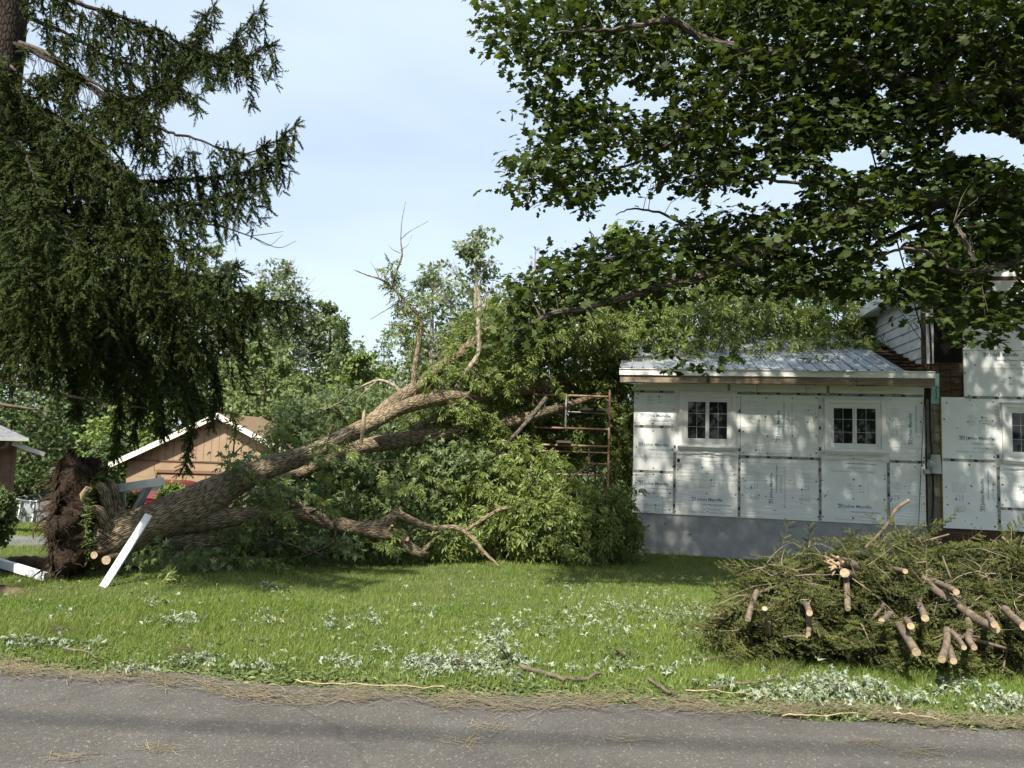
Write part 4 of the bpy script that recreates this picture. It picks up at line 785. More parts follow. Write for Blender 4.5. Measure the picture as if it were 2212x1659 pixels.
for q in range(4):
    o_ = rng.normal(0, 0.085, (n, 3)); g.scatter(T_SILVER if q < 4 else T_MAPLE, PL + o_, unit(yd + rng.normal(0, 0.6, (n, 3))), unit(nm + rng.normal(0, 0.6, (n, 3))), rng.uniform(0.07, 0.13, n))
g.build('foliage', m_leafS, tree)
g = Geo(); twigs_to(g, np.vstack([P, PT]), anc, 9, 0.007, maxd=1.6); twigs_to(g, PL, anc, 8, 0.007, maxd=1.5); tag(g.build('twigs', m_twig, tree), kind='stuff')

# ================================================================== maple overhanging from beyond the frame
def in_poly(u, v, poly):
    u = np.asarray(u); v = np.asarray(v); c = np.zeros(u.shape, bool); n = len(poly)
    for i in range(n):
        x0, y0 = poly[i]; x1, y1 = poly[(i + 1) % n]
        c ^= ((y0 > v) != (y1 > v)) & (u < (x1 - x0) * (v - y0) / (y1 - y0 + 1e-9) + x0)
    return c
can1 = [(1040, -60), (1048, 55), (1078, 128), (1122, 140), (1150, 200), (1165, 290), (1135, 335), (1105, 372), (1102, 400), (1150, 432), (1215, 425), (1262, 470), (1300, 430), (1340, 432), (1400, 415), (1450, 380), (1500, 430), (1560, 410), (1620, 385), (1700, 460), (1800, 560), (2260, 600), (2260, -60)]
can2 = [(1062, 790), (1095, 700), (1080, 620), (1140, 596), (1180, 545), (1270, 525), (1330, 500), (1420, 505), (1520, 470), (1650, 450), (1760, 440), (2260, 400), (2260, 690), (2190, 690), (2110, 715), (2060, 670), (2000, 640), (1950, 672), (1850, 632), (1740, 628), (1600, 628), (1450, 640), (1300, 655), (1190, 680), (1130, 745), (1110, 800)]
holes = [(1690, 410, 48, 34), (2115, 310, 78, 32), (2195, 330, 36, 36), (1845, 342, 62, 26), (1345, 195, 34, 22), (1410, 225, 40, 20), (1335, 440, 34, 36), (1960, 492, 30, 18), (1938, 548, 32, 30), (1545, 425, 26, 16), (1240, 185, 26, 18), (2165, 600, 30, 26), (1620, 300, 18, 12), (1900, 200, 16, 12), (1480, 130, 16, 10), (1720, 520, 22, 14), (1430, 330, 18, 12), (1500, 620, 28, 12), (1630, 600, 24, 12), (2040, 440, 22, 10)]
mt = np.array([9.4, 8.6, float(zg(9.4, 8.6))])
maple = thing('maple_tree', 'broad dark green maple whose leafy limbs overhang the house from one side', 'tree', tuple(mt))
g = Geo(); limb(g, [(mt[0], mt[1], -0.3, .55), (9.35, 8.6, 0.6, .46), (9.3, 8.55, 2.2, .42), (9.2, 8.5, 4.2, .38), (9.3, 8.6, 6.5, .30), (9.2, 8.5, 9, .2), (9.0, 8.4, 12, .08)], 8, 24, 0.05); g.build('trunk', m_bark, maple)
ML = []
def mlimb(px, start, sides=12):
    pts = ([tuple(start)] if start is not None else []) + WL(px); g = Geo(); pts = [tuple(q[:3]) + (q[3] * 1.3,) for q in pts]; S = limb(g, pts, 8, sides, 0.07, wob=0.006); ML.append(S[:, :3]); g.build('limb', m_barkg, maple); return S
mlimb([(2212, 442, 8.3, .10), (2000, 436, 8.2, .085), (1850, 455, 8.1, .075), (1700, 520, 8.0, .06), (1600, 562, 7.9, .052), (1500, 600, 7.8, .045), (1400, 626, 7.7, .038), (1300, 655, 7.6, .03), (1180, 684, 7.5, .02), (1110, 720, 7.4, .008)], (9.25, 8.55, 3.2, .16))
mlimb([(2212, 205, 8.0, .085), (2050, 205, 7.9, .075), (1900, 160, 7.8, .06), (1740, 118, 7.7, .05), (1620, 112, 7.6, .045), (1520, 85, 7.5, .04), (1450, 45, 7.4, .028), (1340, 62, 7.3, .018), (1200, 70, 7.2, .008)], (9.25, 8.5, 4.6, .15))
mlimb([(2212, 180, 8.6, .11), (2130, 120, 8.6, .10), (2000, 55, 8.5, .09), (1900, 20, 8.4, .08), (1780, -10, 8.3, .06), (1600, -40, 8.2, .04)], (9.3, 8.6, 5.0, .17))
mlimb([(2212, 290, 8.5, .05), (2050, 245, 8.4, .042), (1900, 245, 8.3, .035), (1750, 290, 8.2, .028), (1600, 330, 8.1, .02), (1450, 300, 8.0, .012), (1260, 330, 7.9, .005)], (9.3, 8.6, 4.2, .09))
mlimb([(2212, 480, 8.8, .05), (2080, 460, 8.8, .045), (1950, 500, 8.9, .03), (1850, 560, 9.0, .015), (1790, 620, 9, .006)], (9.3, 8.6, 3.0, .09))
mlimb([(1640, 545, 7.9, .03), (1520, 535, 8.0, .024), (1420, 545, 8.1, .018), (1300, 560, 8.1, .012), (1180, 580, 8.1, .005)], None, 8)
mlimb([(1640, 112, 7.6, .03), (1560, 200, 7.7, .024), (1480, 280, 7.8, .018), (1380, 350, 7.8, .012), (1240, 380, 7.8, .008), (1120, 395, 7.8, .004)], None, 8)
mlimb([(1560, 555, 7.9, .02), (1470, 480, 8.2, .014), (1380, 450, 8.3, .009), (1330, 465, 8.3, .004)], None, 6)
mlimb([(1760, 400, 7.8, .018), (1640, 385, 7.8, .014), (1540, 370, 7.7, .009), (1400, 410, 7.7, .005)], None, 6)
mlimb([(2212, 560, 7.6, .035), (2080, 590, 7.5, .025), (2000, 545, 7.5, .018), (1930, 540, 7.5, .012), (1880, 575, 7.5, .006)], None, 8)
mlimb([(2100, 560, 7.0, .02), (2085, 520, 7.0, .018), (2060, 480, 7.1, .012)], None, 6)
N = 11000; u = rng.uniform(1030, 2260, N); v = rng.uniform(-60, 800, N); keep = in_poly(u, v, can1) | in_poly(u, v, can2)
for hu, hv, ru, rv in holes: keep &= (((u - hu) / (ru + 6)) ** 2 + ((v - hv) / (rv + 6)) ** 2) > rng.uniform(0.85, 1.25, N)
keep &= rng.random(N) < np.where(u > 1500, 0.52, 0.44)
u, v = u[keep], v[keep]; Yd = rng.uniform(7.2, 9.9, len(u)); Yd = np.where(v > 560, rng.uniform(7.4, 9.0, len(u)), Yd)
SC = np.array([W(a, b, c) for a, b, c in zip(u, v, Yd)])
def sprays(g, C, nl, spread, size, T, clip=True):
    n = len(C); base_d = rng.uniform(0, 6.28, n)
    for q in range(nl):
        o_ = rng.normal(0, 1, (n, 3)) * np.array([spread, spread, spread * 0.38]); p = C + o_
        if clip:
            uu, vv = proj(p); ok = np.ones(n, bool)
            for hu, hv, ru, rv in holes: ok &= (((uu - hu) / ru) ** 2 + ((vv - hv) / rv) ** 2) > 1
        else: ok = np.ones(n, bool)
        yd = unit(o_ * np.array([1, 1, 0.3]) + rng.normal(0, spread * 0.8, (n, 3))); yd[:, 2] -= 0.35; nm = unit(rng.normal(0, 0.42, (n, 3)) + np.array([-0.1, -0.3, 1]))
        g.scatter(T, p[ok], yd[ok], nm[ok], rng.uniform(*size, n)[ok])
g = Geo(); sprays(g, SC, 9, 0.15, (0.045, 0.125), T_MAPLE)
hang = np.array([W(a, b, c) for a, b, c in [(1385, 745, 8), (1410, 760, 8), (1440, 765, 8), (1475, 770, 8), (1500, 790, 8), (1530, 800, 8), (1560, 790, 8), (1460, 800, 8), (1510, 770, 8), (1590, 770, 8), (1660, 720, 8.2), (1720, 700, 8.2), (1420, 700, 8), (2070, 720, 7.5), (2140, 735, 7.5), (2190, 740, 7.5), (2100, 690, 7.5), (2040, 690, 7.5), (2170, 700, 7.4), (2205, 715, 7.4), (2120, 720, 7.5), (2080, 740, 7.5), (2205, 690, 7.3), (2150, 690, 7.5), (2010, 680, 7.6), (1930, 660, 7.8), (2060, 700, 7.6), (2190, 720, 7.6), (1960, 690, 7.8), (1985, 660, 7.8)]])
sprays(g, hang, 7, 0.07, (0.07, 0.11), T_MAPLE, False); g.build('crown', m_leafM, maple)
g = Geo()                                                                     # upper crown above the frame: it shades the house front
n = 1900; C = np.column_stack([rng.uniform(1.2, 13, n), rng.uniform(5.2, 15.5, n), rng.uniform(5.5, 12.5, n)])
uu, vv = proj(C); r_ = np.sqrt(((C[:, 0] - 8.4) / 7.4) ** 2 + ((C[:, 1] - 10) / 5.8) ** 2 + ((C[:, 2] - 7.5) / 5.6) ** 2); C = C[((vv < -70) | (uu > 2330)) & (r_ < 1)]
n = 1400; ub = rng.uniform(1250, 2300, n); vb = rng.uniform(-60, 560, n); ok = in_poly(ub, vb, can1) & (ub > 1380)
for hu, hv, ru, rv in holes: ok &= (((ub - hu) / (ru + 30)) ** 2 + ((vb - hv) / (rv + 30)) ** 2) > 1
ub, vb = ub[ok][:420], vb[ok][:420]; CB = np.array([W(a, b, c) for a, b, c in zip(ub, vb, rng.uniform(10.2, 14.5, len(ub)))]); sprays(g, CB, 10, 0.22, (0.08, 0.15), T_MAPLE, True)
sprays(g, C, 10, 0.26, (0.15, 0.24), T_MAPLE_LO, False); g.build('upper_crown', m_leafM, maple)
g = Geo(); twigs_to(g, SC, np.vstack(ML), 3, 0.005, maxd=1.1, skip=holes); twigs_to(g, hang, np.array([W(1430, 690, 8), W(1560, 690, 8), W(2100, 600, 7.5), W(1970, 640, 7.8)]), 1, 0.004, maxd=1.0); tag(g.build('twigs', m_twig, maple), kind='stuff')

# ================================================================== spruce on the near side
st = np.array([-6.52, 8.5, float(zg(-6.52, 8.5))])
spruce = thing('spruce_tree', 'tall dark spruce with long drooping boughs standing before the fallen trunk', 'tree', tuple(st))
g = Geo(); limb(g, [(st[0], st[1], -0.5, .36), (st[0], st[1], 0.5, .30), (st[0] + .02, st[1], 4, .27), (st[0] + .05, st[1], 8, .22), (st[0] + .05, st[1], 13, .12), (st[0], st[1], 18, .03)], 8, 18, 0.05); g.build('trunk', m_barks, spruce)
gn = Geo(); gw = Geo()
sholes = [(42, 75, 26, 34), (86, 135, 44, 26), (194, 200, 36, 38), (385, 270, 46, 62), (200, 12, 55, 10), (412, 178, 28, 24), (436, 310, 26, 44), (300, 180, 16, 22), (130, 60, 30, 14), (480, 210, 50, 30), (250, 330, 16, 24)]
def open_sky(P):
    uu, vv = proj(P); ok = np.ones(len(P), bool)
    for hu, hv, ru, rv in sholes: ok &= (((uu - hu) / ru) ** 2 + ((vv - hv) / rv) ** 2) > rng.uniform(.55, 1.2, len(P))
    return ok
def bough(S, rad, hang_len, spacing=0.095, lo=False, start=0.12):
    """drooping branchlets with shoots along a bough centreline S"""
    L = np.concatenate([[0], np.cumsum(np.linalg.norm(np.diff(S, axis=0), axis=1))]); T = unit(np.gradient(S, axis=0)); gw.tube(S, np.linspace(rad * 0.6, 0.004, len(S)), 7 if not lo else 5, cap=False, rough=0.1)
    n = int(L[-1] * (1 - start) / spacing); P0 = []; DD = []; LL = []
    for k in range(n):
        l_ = L[-1] * (start + (1 - start) * (k + rng.random()) / n); f = l_ / L[-1]; p = np.array([np.interp(l_, L, S[:, c]) for c in range(3)]); t = np.array([np.interp(l_, L, T[:, c]) for c in range(3)])
        sd = unit(np.cross(t, [0, 0, 1.0]))
        for s_ in (-1, 1):
            out = sd * s_ * rng.uniform(0.15, 0.9) + t * rng.uniform(0.1, 0.5); hl = hang_len * (0.35 + 0.65 * math.sin(min(1, (1 - f) * 1.15 + 0.18) * math.pi * 0.62)) * rng.uniform(0.5, 1.25); hl = max(hl, 0.10)
            ns = max(3, int(hl / (0.052 if not lo else 0.11))); tt = (np.arange(ns) + 0.5) / ns
            c = p + np.outer(tt * hl * 0.5, out) + np.outer(-(tt ** 1.5) * hl, [0, 0, 0.95]) + np.outer(np.sin(tt * 7 + k), rng.normal(0, 0.012, 3))
            if hl > 0.18 and open_sky(c[-1:])[0]: gw.tube(np.vstack([p, c]), np.linspace(0.0035, 0.0015, ns + 1), 3, cap=False)
            dn = unit(np.gradient(np.vstack([p, c]), axis=0))[1:]
            for rep in range(2 + (k % 3 == 0)):
                P0.append(c); DD.append(dn * 0.75 + rng.normal(0, 0.42, (ns, 3)) + t * 0.15 + out * 0.3 * (1 - tt)[:, None] * (1 if rep else -0.6)); LL.append(rng.uniform(0.09, 0.16, ns) * (1.5 if lo else 1.0))
            if not lo:
                P0.append(np.repeat(p[None], 2, 0)); DD.append(np.vstack([t * .7 + sd * s_ * 0.8 + rng.normal(0, .2, 3) + np.array([0, 0, 0.3]), t + sd * s_ * .4 + np.array([0, 0, -.1])])); LL.append(np.array([0.13, .14]))
    P0 = np.vstack(P0); DD = unit(np.vstack(DD)); LL = np.concatenate(LL); ok = open_sky(P0); P0, DD, LL = P0[ok], DD[ok], LL[ok]; nm = rdir(len(P0), 0.4)
    if lo: gn.scatter(SHOOT_LO, P0, DD, nm, LL)
    else:
        h = rng.random(len(P0)) < 0.5; gn.scatter(SHOOTS[0], P0[h], DD[h], nm[h], LL[h]); gn.scatter(SHOOTS[1], P0[~h], DD[~h], nm[~h], LL[~h])
bl = [([(-10, -60, 8.4), (150, 0, 8.2), (300, 50, 8.0), (450, 120, 7.8), (540, 120, 7.7), (590, 92, 7.6)], .05, .75),
      ([(0, 20, 8.5), (120, 60, 8.8), (250, 130, 9.1), (380, 150, 9.3), (480, 110, 9.4), (560, 15, 9.5)], .05, .8),
      ([(10, 85, 8.5), (110, 130, 8.3), (220, 200, 8.0), (330, 270, 7.8), (420, 300, 7.7), (540, 330, 7.6), (640, 268, 7.5)], .05, .62),
      ([(10, 85, 8.5), (150, 150, 8.0), (270, 210, 7.5), (340, 190, 7.2), (410, 165, 7.0)], .045, .75),
      ([(10, 190, 8.4), (120, 250, 8.5), (250, 330, 8.6), (300, 420, 8.8), (350, 500, 8.9)], .04, .9),
      ([(10, 220, 8.4), (100, 250, 7.8), (190, 300, 7.2), (260, 370, 6.9), (330, 400, 6.8)], .045, .75),
      ([(0, 330, 8.5), (150, 380, 8.3), (300, 390, 8.1), (420, 385, 7.9), (520, 375, 7.8), (620, 340, 7.7)], .045, .62),
      ([(0, 420, 8.4), (120, 440, 8.0), (260, 450, 7.6), (400, 440, 7.3), (500, 420, 7.2), (565, 395, 7.1)], .045, .65),
      ([(-20, 380, 8.4), (60, 420, 7.4), (120, 470, 6.7), (170, 540, 6.3), (220, 560, 6.1)], .045, .8),
      ([(-20, 470, 8.4), (80, 480, 7.6), (200, 490, 7.0), (300, 500, 6.6), (380, 520, 6.4), (440, 540, 6.3)], .045, .75),
      ([(-20, 540, 8.4), (100, 560, 7.8), (230, 590, 7.3), (340, 640, 7.0), (420, 720, 6.9)], .04, .7),
      ([(0, 570, 8.5), (200, 590, 8.3), (360, 610, 8.1), (480, 625, 7.9), (580, 650, 7.8), (668, 655, 7.7)], .04, .55),
      ([(0, 590, 8.6), (200, 640, 8.5), (340, 690, 8.3), (430, 720, 8.2), (500, 700, 8.1), (545, 640, 8.0)], .04, .9),
      ([(-20, 600, 8.3), (60, 620, 7.4), (130, 650, 6.9), (190, 690, 6.7)], .04, .75),
      ([(-20, 660, 8.4), (120, 680, 8.0), (240, 710, 7.7), (330, 760, 7.6), (400, 840, 7.6)], .04, .7),
      ([(-20, 690, 8.6), (150, 720, 8.8), (260, 750, 9.0), (340, 760, 9.2), (400, 770, 9.3)], .04, .75),
      ([(-20, 720, 8.3), (50, 735, 7.6), (110, 760, 7.2)], .035, .5),
      ([(-20, 280, 8.4), (40, 320, 7.2), (70, 370, 6.5), (90, 430, 6.2)], .045, .8),
      ([(-30, 130, 8.4), (40, 200, 8.0), (90, 290, 7.8), (140, 350, 7.7), (200, 370, 7.6)], .04, .8),
      ([(-20, 520, 8.4), (20, 540, 7.2), (50, 570, 6.5), (70, 620, 6.2)], .045, .7),
      ([(-20, 430, 8.6), (120, 460, 9.2), (250, 500, 9.6), (360, 560, 9.9), (430, 620, 10.0)], .04, .8),
      ([(-20, 650, 8.6), (140, 680, 9.2), (280, 720, 9.6), (380, 790, 9.8), (430, 860, 9.9)], .035, .8),
      ([(350, 760, 8.2), (395, 810, 8.2), (412, 880, 8.2), (410, 950, 8.2), (400, 1005, 8.2)], .012, .22),
      ([(300, 760, 8.0), (335, 800, 8.0), (345, 860, 8.0), (350, 930, 8.0)], .012, .25),
      ([(190, 760, 8.0), (240, 800, 8.0), (258, 880, 8.0), (246, 985, 8.0)], .012, .24),
      ([(240, 770, 8.4), (280, 810, 8.4), (300, 870, 8.4), (290, 940, 8.4)], .012, .22),
      ([(340, 720, 8.4), (440, 760, 8.4), (470, 840, 8.4), (455, 900, 8.4)], .012, .30),
      ([(100, 740, 8.2), (150, 790, 8.2), (170, 850, 8.2), (165, 890, 8.2)], .012, .3),
      ([(300, 60, 8.0), (350, 100, 8.2), (400, 120, 8.4), (430, 60, 8.5), (460, 10, 8.6)], .03, .8),
      ([(200, 590, 8.3), (300, 580, 7.6), (400, 590, 7.1), (470, 600, 6.9), (520, 575, 6.8)], .03, .6)]
for px, r_, hl in bl:
    S = spline(np.array([W(a, b, c) for a, b, c in px]), 8); S[1:] += rng.normal(0, 0.01, S[1:].shape); bough(S, r_, hl)
for k in range(40):                                                           # rest of the crown: behind, out of frame and up to the top
    z0 = 2.4 + 13.0 * (k / 40) ** 0.9; a = k * 2.4 + rng.normal(0, 0.2); L = max(0.6, 3.4 * (1 - (z0 - 2) / 15)); d = np.array([math.cos(a), math.sin(a), 0]); tip = st + d * L
    uu, vv = proj(np.array([[tip[0], tip[1], z0 - 0.25 * L]]))
    if z0 < 8.5 and uu[0] > -40: continue
    S = spline(np.array([(st[0], st[1], z0), st[:3] * [1, 1, 0] + d * L * 0.4 + [0, 0, z0 - 0.12 * L], st[:3] * [1, 1, 0] + d * L * 0.75 + [0, 0, z0 - 0.3 * L], st[:3] * [1, 1, 0] + d * L + [0, 0, z0 - 0.25 * L]]), 5); bough(S, .035, .6, 0.16, lo=True)
gn.build('needles', m_needle, spruce); gw.build('boughs', m_barks, spruce)
for q in ([(0, 822, 8.0, .020), (120, 850, 8.0, .018), (230, 868, 8.0, .015), (330, 882, 8.0, .010), (400, 868, 8.0, .005)], [(0, 873, 7.8, .016), (60, 882, 7.8, .014), (120, 891, 7.8, .008)], [(20, 85, 8.5, .03), (100, 115, 8.4, .028), (180, 175, 8.4, .022), (300, 290, 8.3, .012)], [(400, 480, 8.2, .012), (470, 488, 8.2, .009), (540, 510, 8.2, .007), (600, 535, 8.2, .004), (640, 520, 8.2, .002)], [(540, 510, 8.2, .005), (580, 505, 8.2, .004), (612, 500, 8.2, .002)], [(490, 495, 8.2, .004), (505, 520, 8.2, .003), (510, 545, 8.2, .001)], [(20, 140, 8.4, .02), (90, 200, 8.3, .016), (170, 240, 8.2, .010), (240, 290, 8.1, .005)], [(545, 512, 8.2, .004), (580, 530, 8.2, .003), (610, 508, 8.2, .002)]): g = Geo(); limb(g, WL(q), 6, 6, 0.1); g.build('dead_branch', m_twig, spruce)

# ================================================================== background wood
def tuft_tree(name, label, u, Y, vtop, spread, kind=0, mat=None, n=5200, low=0.15, leaf=(0.16, 0.30), cat='tree', group=None, bare=0.0, absolute=None):
    if absolute is None: x = W(u, 900, Y)[0]; b = np.array([x, Y, float(zg(x, Y))]); top = W(u, vtop, Y)[2]; H = top - b[2]; R = spread * Y / F_PX
    else: x, H, R = absolute; b = np.array([x, Y, float(zg(x, Y))]); top = b[2] + H
    t = thing(name, label, cat, tuple(b), group=group); g = Geo(); nb = 10 if kind != 2 else 0
    lean = rng.normal(0, 0.04, 2) * H
    S = limb(g, [(b[0], b[1], b[2] - 0.2, 0.022 * H), (b[0] + lean[0] * .3, b[1] + lean[1] * .3, b[2] + H * .35, 0.016 * H), (b[0] + lean[0] * .7, b[1] + lean[1] * .7, b[2] + H * .7, 0.009 * H), (b[0] + lean[0], b[1] + lean[1], b[2] + H * .97, 0.002 * H)], 5, 8, 0.06)
    cl = []
    nb = 26 if kind == 0 else 18
    if kind == 3:
        nb = 34
    for k in range(nb):
        f = low + (1 - low) * (k + rng.random()) / nb; p = np.array([np.interp(f * H + b[2], S[:, 2], S[:, c]) for c in range(3)]); a = rng.random() * 6.28
        w = R * (math.sin(min(1, (1 - f) * 1.25 + 0.12) * math.pi * 0.55) * (0.75 + 0.4 * rng.random())) if kind != 1 else R * (1.02 - f) * (0.8 + 0.3 * rng.random())
        rise = 0.35 * w if kind != 1 else -0.15 * w
        if kind == 3: rise = 0.9 * w
        e = p + np.array([math.cos(a) * w, math.sin(a) * w, rise]); m = (p + e) / 2 + np.array([0, 0, 0.1 * w])
        g.tube(spline(np.array([p, m, e]), 3), np.linspace(0.006 * H * (1.1 - f), 0.01, 7), 4, cap=False); cl.append((p, e, w))
        if kind == 3 or bare:
            for q in range(9):
                s0 = m + (e - m) * rng.random(); d = unit(np.array([math.cos(a), math.sin(a), 1.2]) + rng.normal(0, 0.5, 3)); g.tube(np.array([s0, s0 + d * 0.5 * w * 0.6 + rng.normal(0, 0.04, 3), s0 + d * w * rng.uniform(0.5, 0.9)]), [0.018, 0.012, 0.005], 3, cap=False)
    g.build('trunk', m_deadtwig if kind == 3 else m_barkg, t)
    if n:
        g = Geo(); per = n // len(cl)
        for p, e, w in cl:
            nn = int(per * (0.5 + rng.random())); s_ = 0.35 + 0.65 * rng.random(nn) ** 0.8; c = p + (e - p) * s_[:, None]; r = max(0.35, 0.42 * w)
            nc = 5; cc = rng.normal(0, 0.75, (nc, 3)) * r; o_ = cc[rng.integers(0, nc, nn)] + rng.normal(0, 0.30, (nn, 3)) * r * np.array([1, 1, 0.65]); q = c + o_
            q[:, 2] = np.minimum(np.maximum(q[:, 2], b[2] + 0.1), top + 0.3)
            g.scatter(T_DIAM if kind != 1 else T_LANCE, q, rdir(nn, -0.25), unit(rng.normal(0, 0.6, (nn, 3)) + np.array([-0.2, -0.4, 0.9])), rng.uniform(*leaf, nn))
        g.build('crown', mat, t)
    return t
mk = lambda nm, a, b, c=None: leaf_mat(nm, a, b, c, trans=0.30, rough=0.55)
mA = mk('wood_leaf_mid', (0.085, 0.125, 0.040), (0.145, 0.19, 0.064)); mB = mk('wood_leaf_bright', (0.10, 0.15, 0.035), (0.165, 0.22, 0.055)); mC = mk('wood_leaf_dark', (0.046, 0.078, 0.024), (0.082, 0.12, 0.038)); mD = mk('wood_leaf_pale', (0.11, 0.15, 0.070), (0.17, 0.21, 0.10))  # wood leaf colours lightened to stand in for distance haze
for a in [('birch_tree', 'pale loose-leaved tree just right of the spruce crown', 430, 42, 540, 110, 0, mD, 6500, .2),
          ('twiggy_tree', 'thinly leaved tree with many bare upright twigs behind the spruce tip', 590, 44, 575, 90, 3, mD, 4200, .2),
          ('leafy_tree', 'thin green tree beside the twiggy tree, behind the spruce tip', 530, 40, 620, 100, 0, mA, 6500, .1),
          ('round_tree', 'rounded mid green tree left of the sky gap', 715, 46, 655, 85, 0, mA, 7500, .1),
          ('pine_tree', 'small dark pine with level boughs at the sky gap', 755, 42, 690, 60, 1, mC, 3600, .2),
          ('low_tree', 'low yellowish green tree at the foot of the sky gap', 790, 38, 770, 90, 0, mB, 6500, .05),
          ('wispy_tree', 'wispy pale tree in the lowest part of the sky gap', 838, 52, 742, 30, 0, mD, 1500, .2),
          ('ash_tree', 'slender pale ash rising highest behind the fallen crown', 1040, 32, 512, 92, 3, mD, 2400, .35),
          ('young_ash', 'lower slim ash left of the tallest ash, behind the fallen limbs', 935, 34, 585, 75, 3, mD, 1900, .3),
          ('dark_tree', 'dark evergreen behind the fallen limbs below the slim ash', 985, 38, 660, 80, 1, mC, 4200, .1),
          ('bare_tree', 'bare grey twig tree right of the tallest ash', 1128, 36, 525, 35, 3, None, 0, .4),
          ('thicket_tree', 'green tree low behind the fallen trunk, left of the dark evergreen', 905, 36, 735, 90, 0, mA, 6500, .1),
          ('hedgerow_tree', 'bright green tree behind the house roof, left of its ridge', 1330, 30, 480, 110, 0, mB, 5200, .2),
          ('tall_spruce', 'dark pointed spruce behind the main house eave', 1935, 30, 545, 60, 1, mC, 3600, .1),
          ('back_tree', 'mid green tree behind the middle of the metal roof', 1520, 32, 560, 130, 0, mA, 5600, .2),
          ('rear_tree', 'bright tree behind the metal roof near the clapboard wall', 1740, 32, 560, 130, 0, mB, 5600, .2),
          ('woodland_tree', 'dark leafy tree at the wood edge left of the garage', 180, 36, 700, 150, 0, mC, 6400, .05),
          ('edge_tree', 'dark bushy tree rising behind the garage roof', 330, 38, 690, 130, 0, mC, 6200, .05),
          ('garage_tree', 'mid green tree right behind the garage peak', 560, 36, 760, 110, 0, mA, 6200, .05),
          ('corner_tree', 'dark tree behind the neighbouring house corner', 30, 34, 720, 140, 0, mC, 6200, .05)]:
    tuft_tree(*a, leaf=(0.17, 0.32))
for a in [('lilac_bush', 'rounded green bush left of the garage, under the spruce boughs', 150, 39, 860, 110, 0, mA, 3800, .0), ('yellow_bush', 'yellow green bush between the root plate and the garage', 270, 31, 850, 80, 0, mB, 3400, .0), ('shade_bush', 'dark bush at the wood edge behind the root plate', 60, 40, 900, 80, 0, mC, 3600, 0.0), ('garden_bush', 'low dark bush beside the left garage eave', 240, 27, 960, 55, 0, mC, 2400, .0),
          ('scrub_bush', 'tall scrubby bush behind the trunk where it leaves the garage', 660, 30, 830, 90, 0, mA, 4200, 0.0), ('thorn_bush', 'mid green bush behind the trunk fork', 800, 29, 850, 95, 0, mA, 4200, 0.0), ('far_bush', 'dark bush behind the low fallen limb', 930, 28, 880, 95, 0, mC, 4200, 0.0), ('screen_bush', 'dark bush behind the scaffold frame', 1090, 25, 850, 110, 0, mC, 4200, 0.0), ('wall_bush', 'dark bush behind the corner of the house wing', 1290, 23, 860, 110, 0, mC, 4200, 0.0)]:
    tuft_tree(*a, leaf=(0.16, 0.28), cat='bush')
g = Geo(); n = 26000; x = rng.uniform(-46, 14, n); y = rng.uniform(39, 50, n); z = zg(x, y) + rng.random(n) ** 1.2 * (4.0 + 1.5 * np.sin(x * 0.6) + np.sin(x * 1.7))
g.scatter(T_DIAM, np.column_stack([x, y, z]), rdir(n, -0.2), unit(rng.normal(0, 0.6, (n, 3)) + np.array([-0.2, -0.4, 0.8])), rng.uniform(0.3, 0.55, n)); tag(g.build('undergrowth', mC), 'dark woodland undergrowth closing the view behind the trees', 'undergrowth', kind='stuff')
for a, xx, yy, hh in (('roadside_tree', -5.5, -15, 8.5), ('verge_tree', 1.5, -17, 9.5), ('street_tree', 8, -15.5, 8.0), ('hedge_tree', 14, -18, 9)):
    tuft_tree(a, {'roadside_tree': 'green tree across the road mirrored in the window panes', 'verge_tree': 'tallest green tree across the road mirrored in the panes', 'street_tree': 'dark tree across the road mirrored in the second window', 'hedge_tree': 'outermost dark tree across the road mirrored in the panes'}[a], 0, yy, 0, 0, 0, mC, 1800, .08, (0.4, 0.7), absolute=(xx, hh, 3.4))
n = 32000; uu = rng.uniform(-150, 1500, n); vt = np.interp(uu, [-150, 380, 480, 640, 730, 790, 850, 900, 1000, 1150, 1500], [640, 600, 680, 690, 695, 775, 800, 735, 670, 640, 600]) + 14 * np.sin(uu * .11) + 9 * np.sin(uu * .31 + 1) + rng.normal(0, 7, n)
vv = vt + (1010 - vt) * rng.random(n) ** 1.1; yy = rng.uniform(50, 60, n); d_ = _f + (uu[:, None] - CU) / F_PX * _R - (vv[:, None] - CV) / F_PX * _U; P_ = CAM + d_ * (yy / d_[:, 1])[:, None]
g = Geo(); g.scatter(T_DIAM, P_, rdir(n, -.2), unit(rng.normal(0, .6, (n, 3)) + np.array([-.2, -.5, .8])), rng.uniform(.28, .55, n)); tag(g.build('far_woods', mk('far_leaf', (0.085, 0.118, 0.050), (0.14, 0.175, 0.078))), 'hazy green far wood filling in behind the nearer trees', 'woods', kind='stuff')  # the haze is only in the pale leaf colour
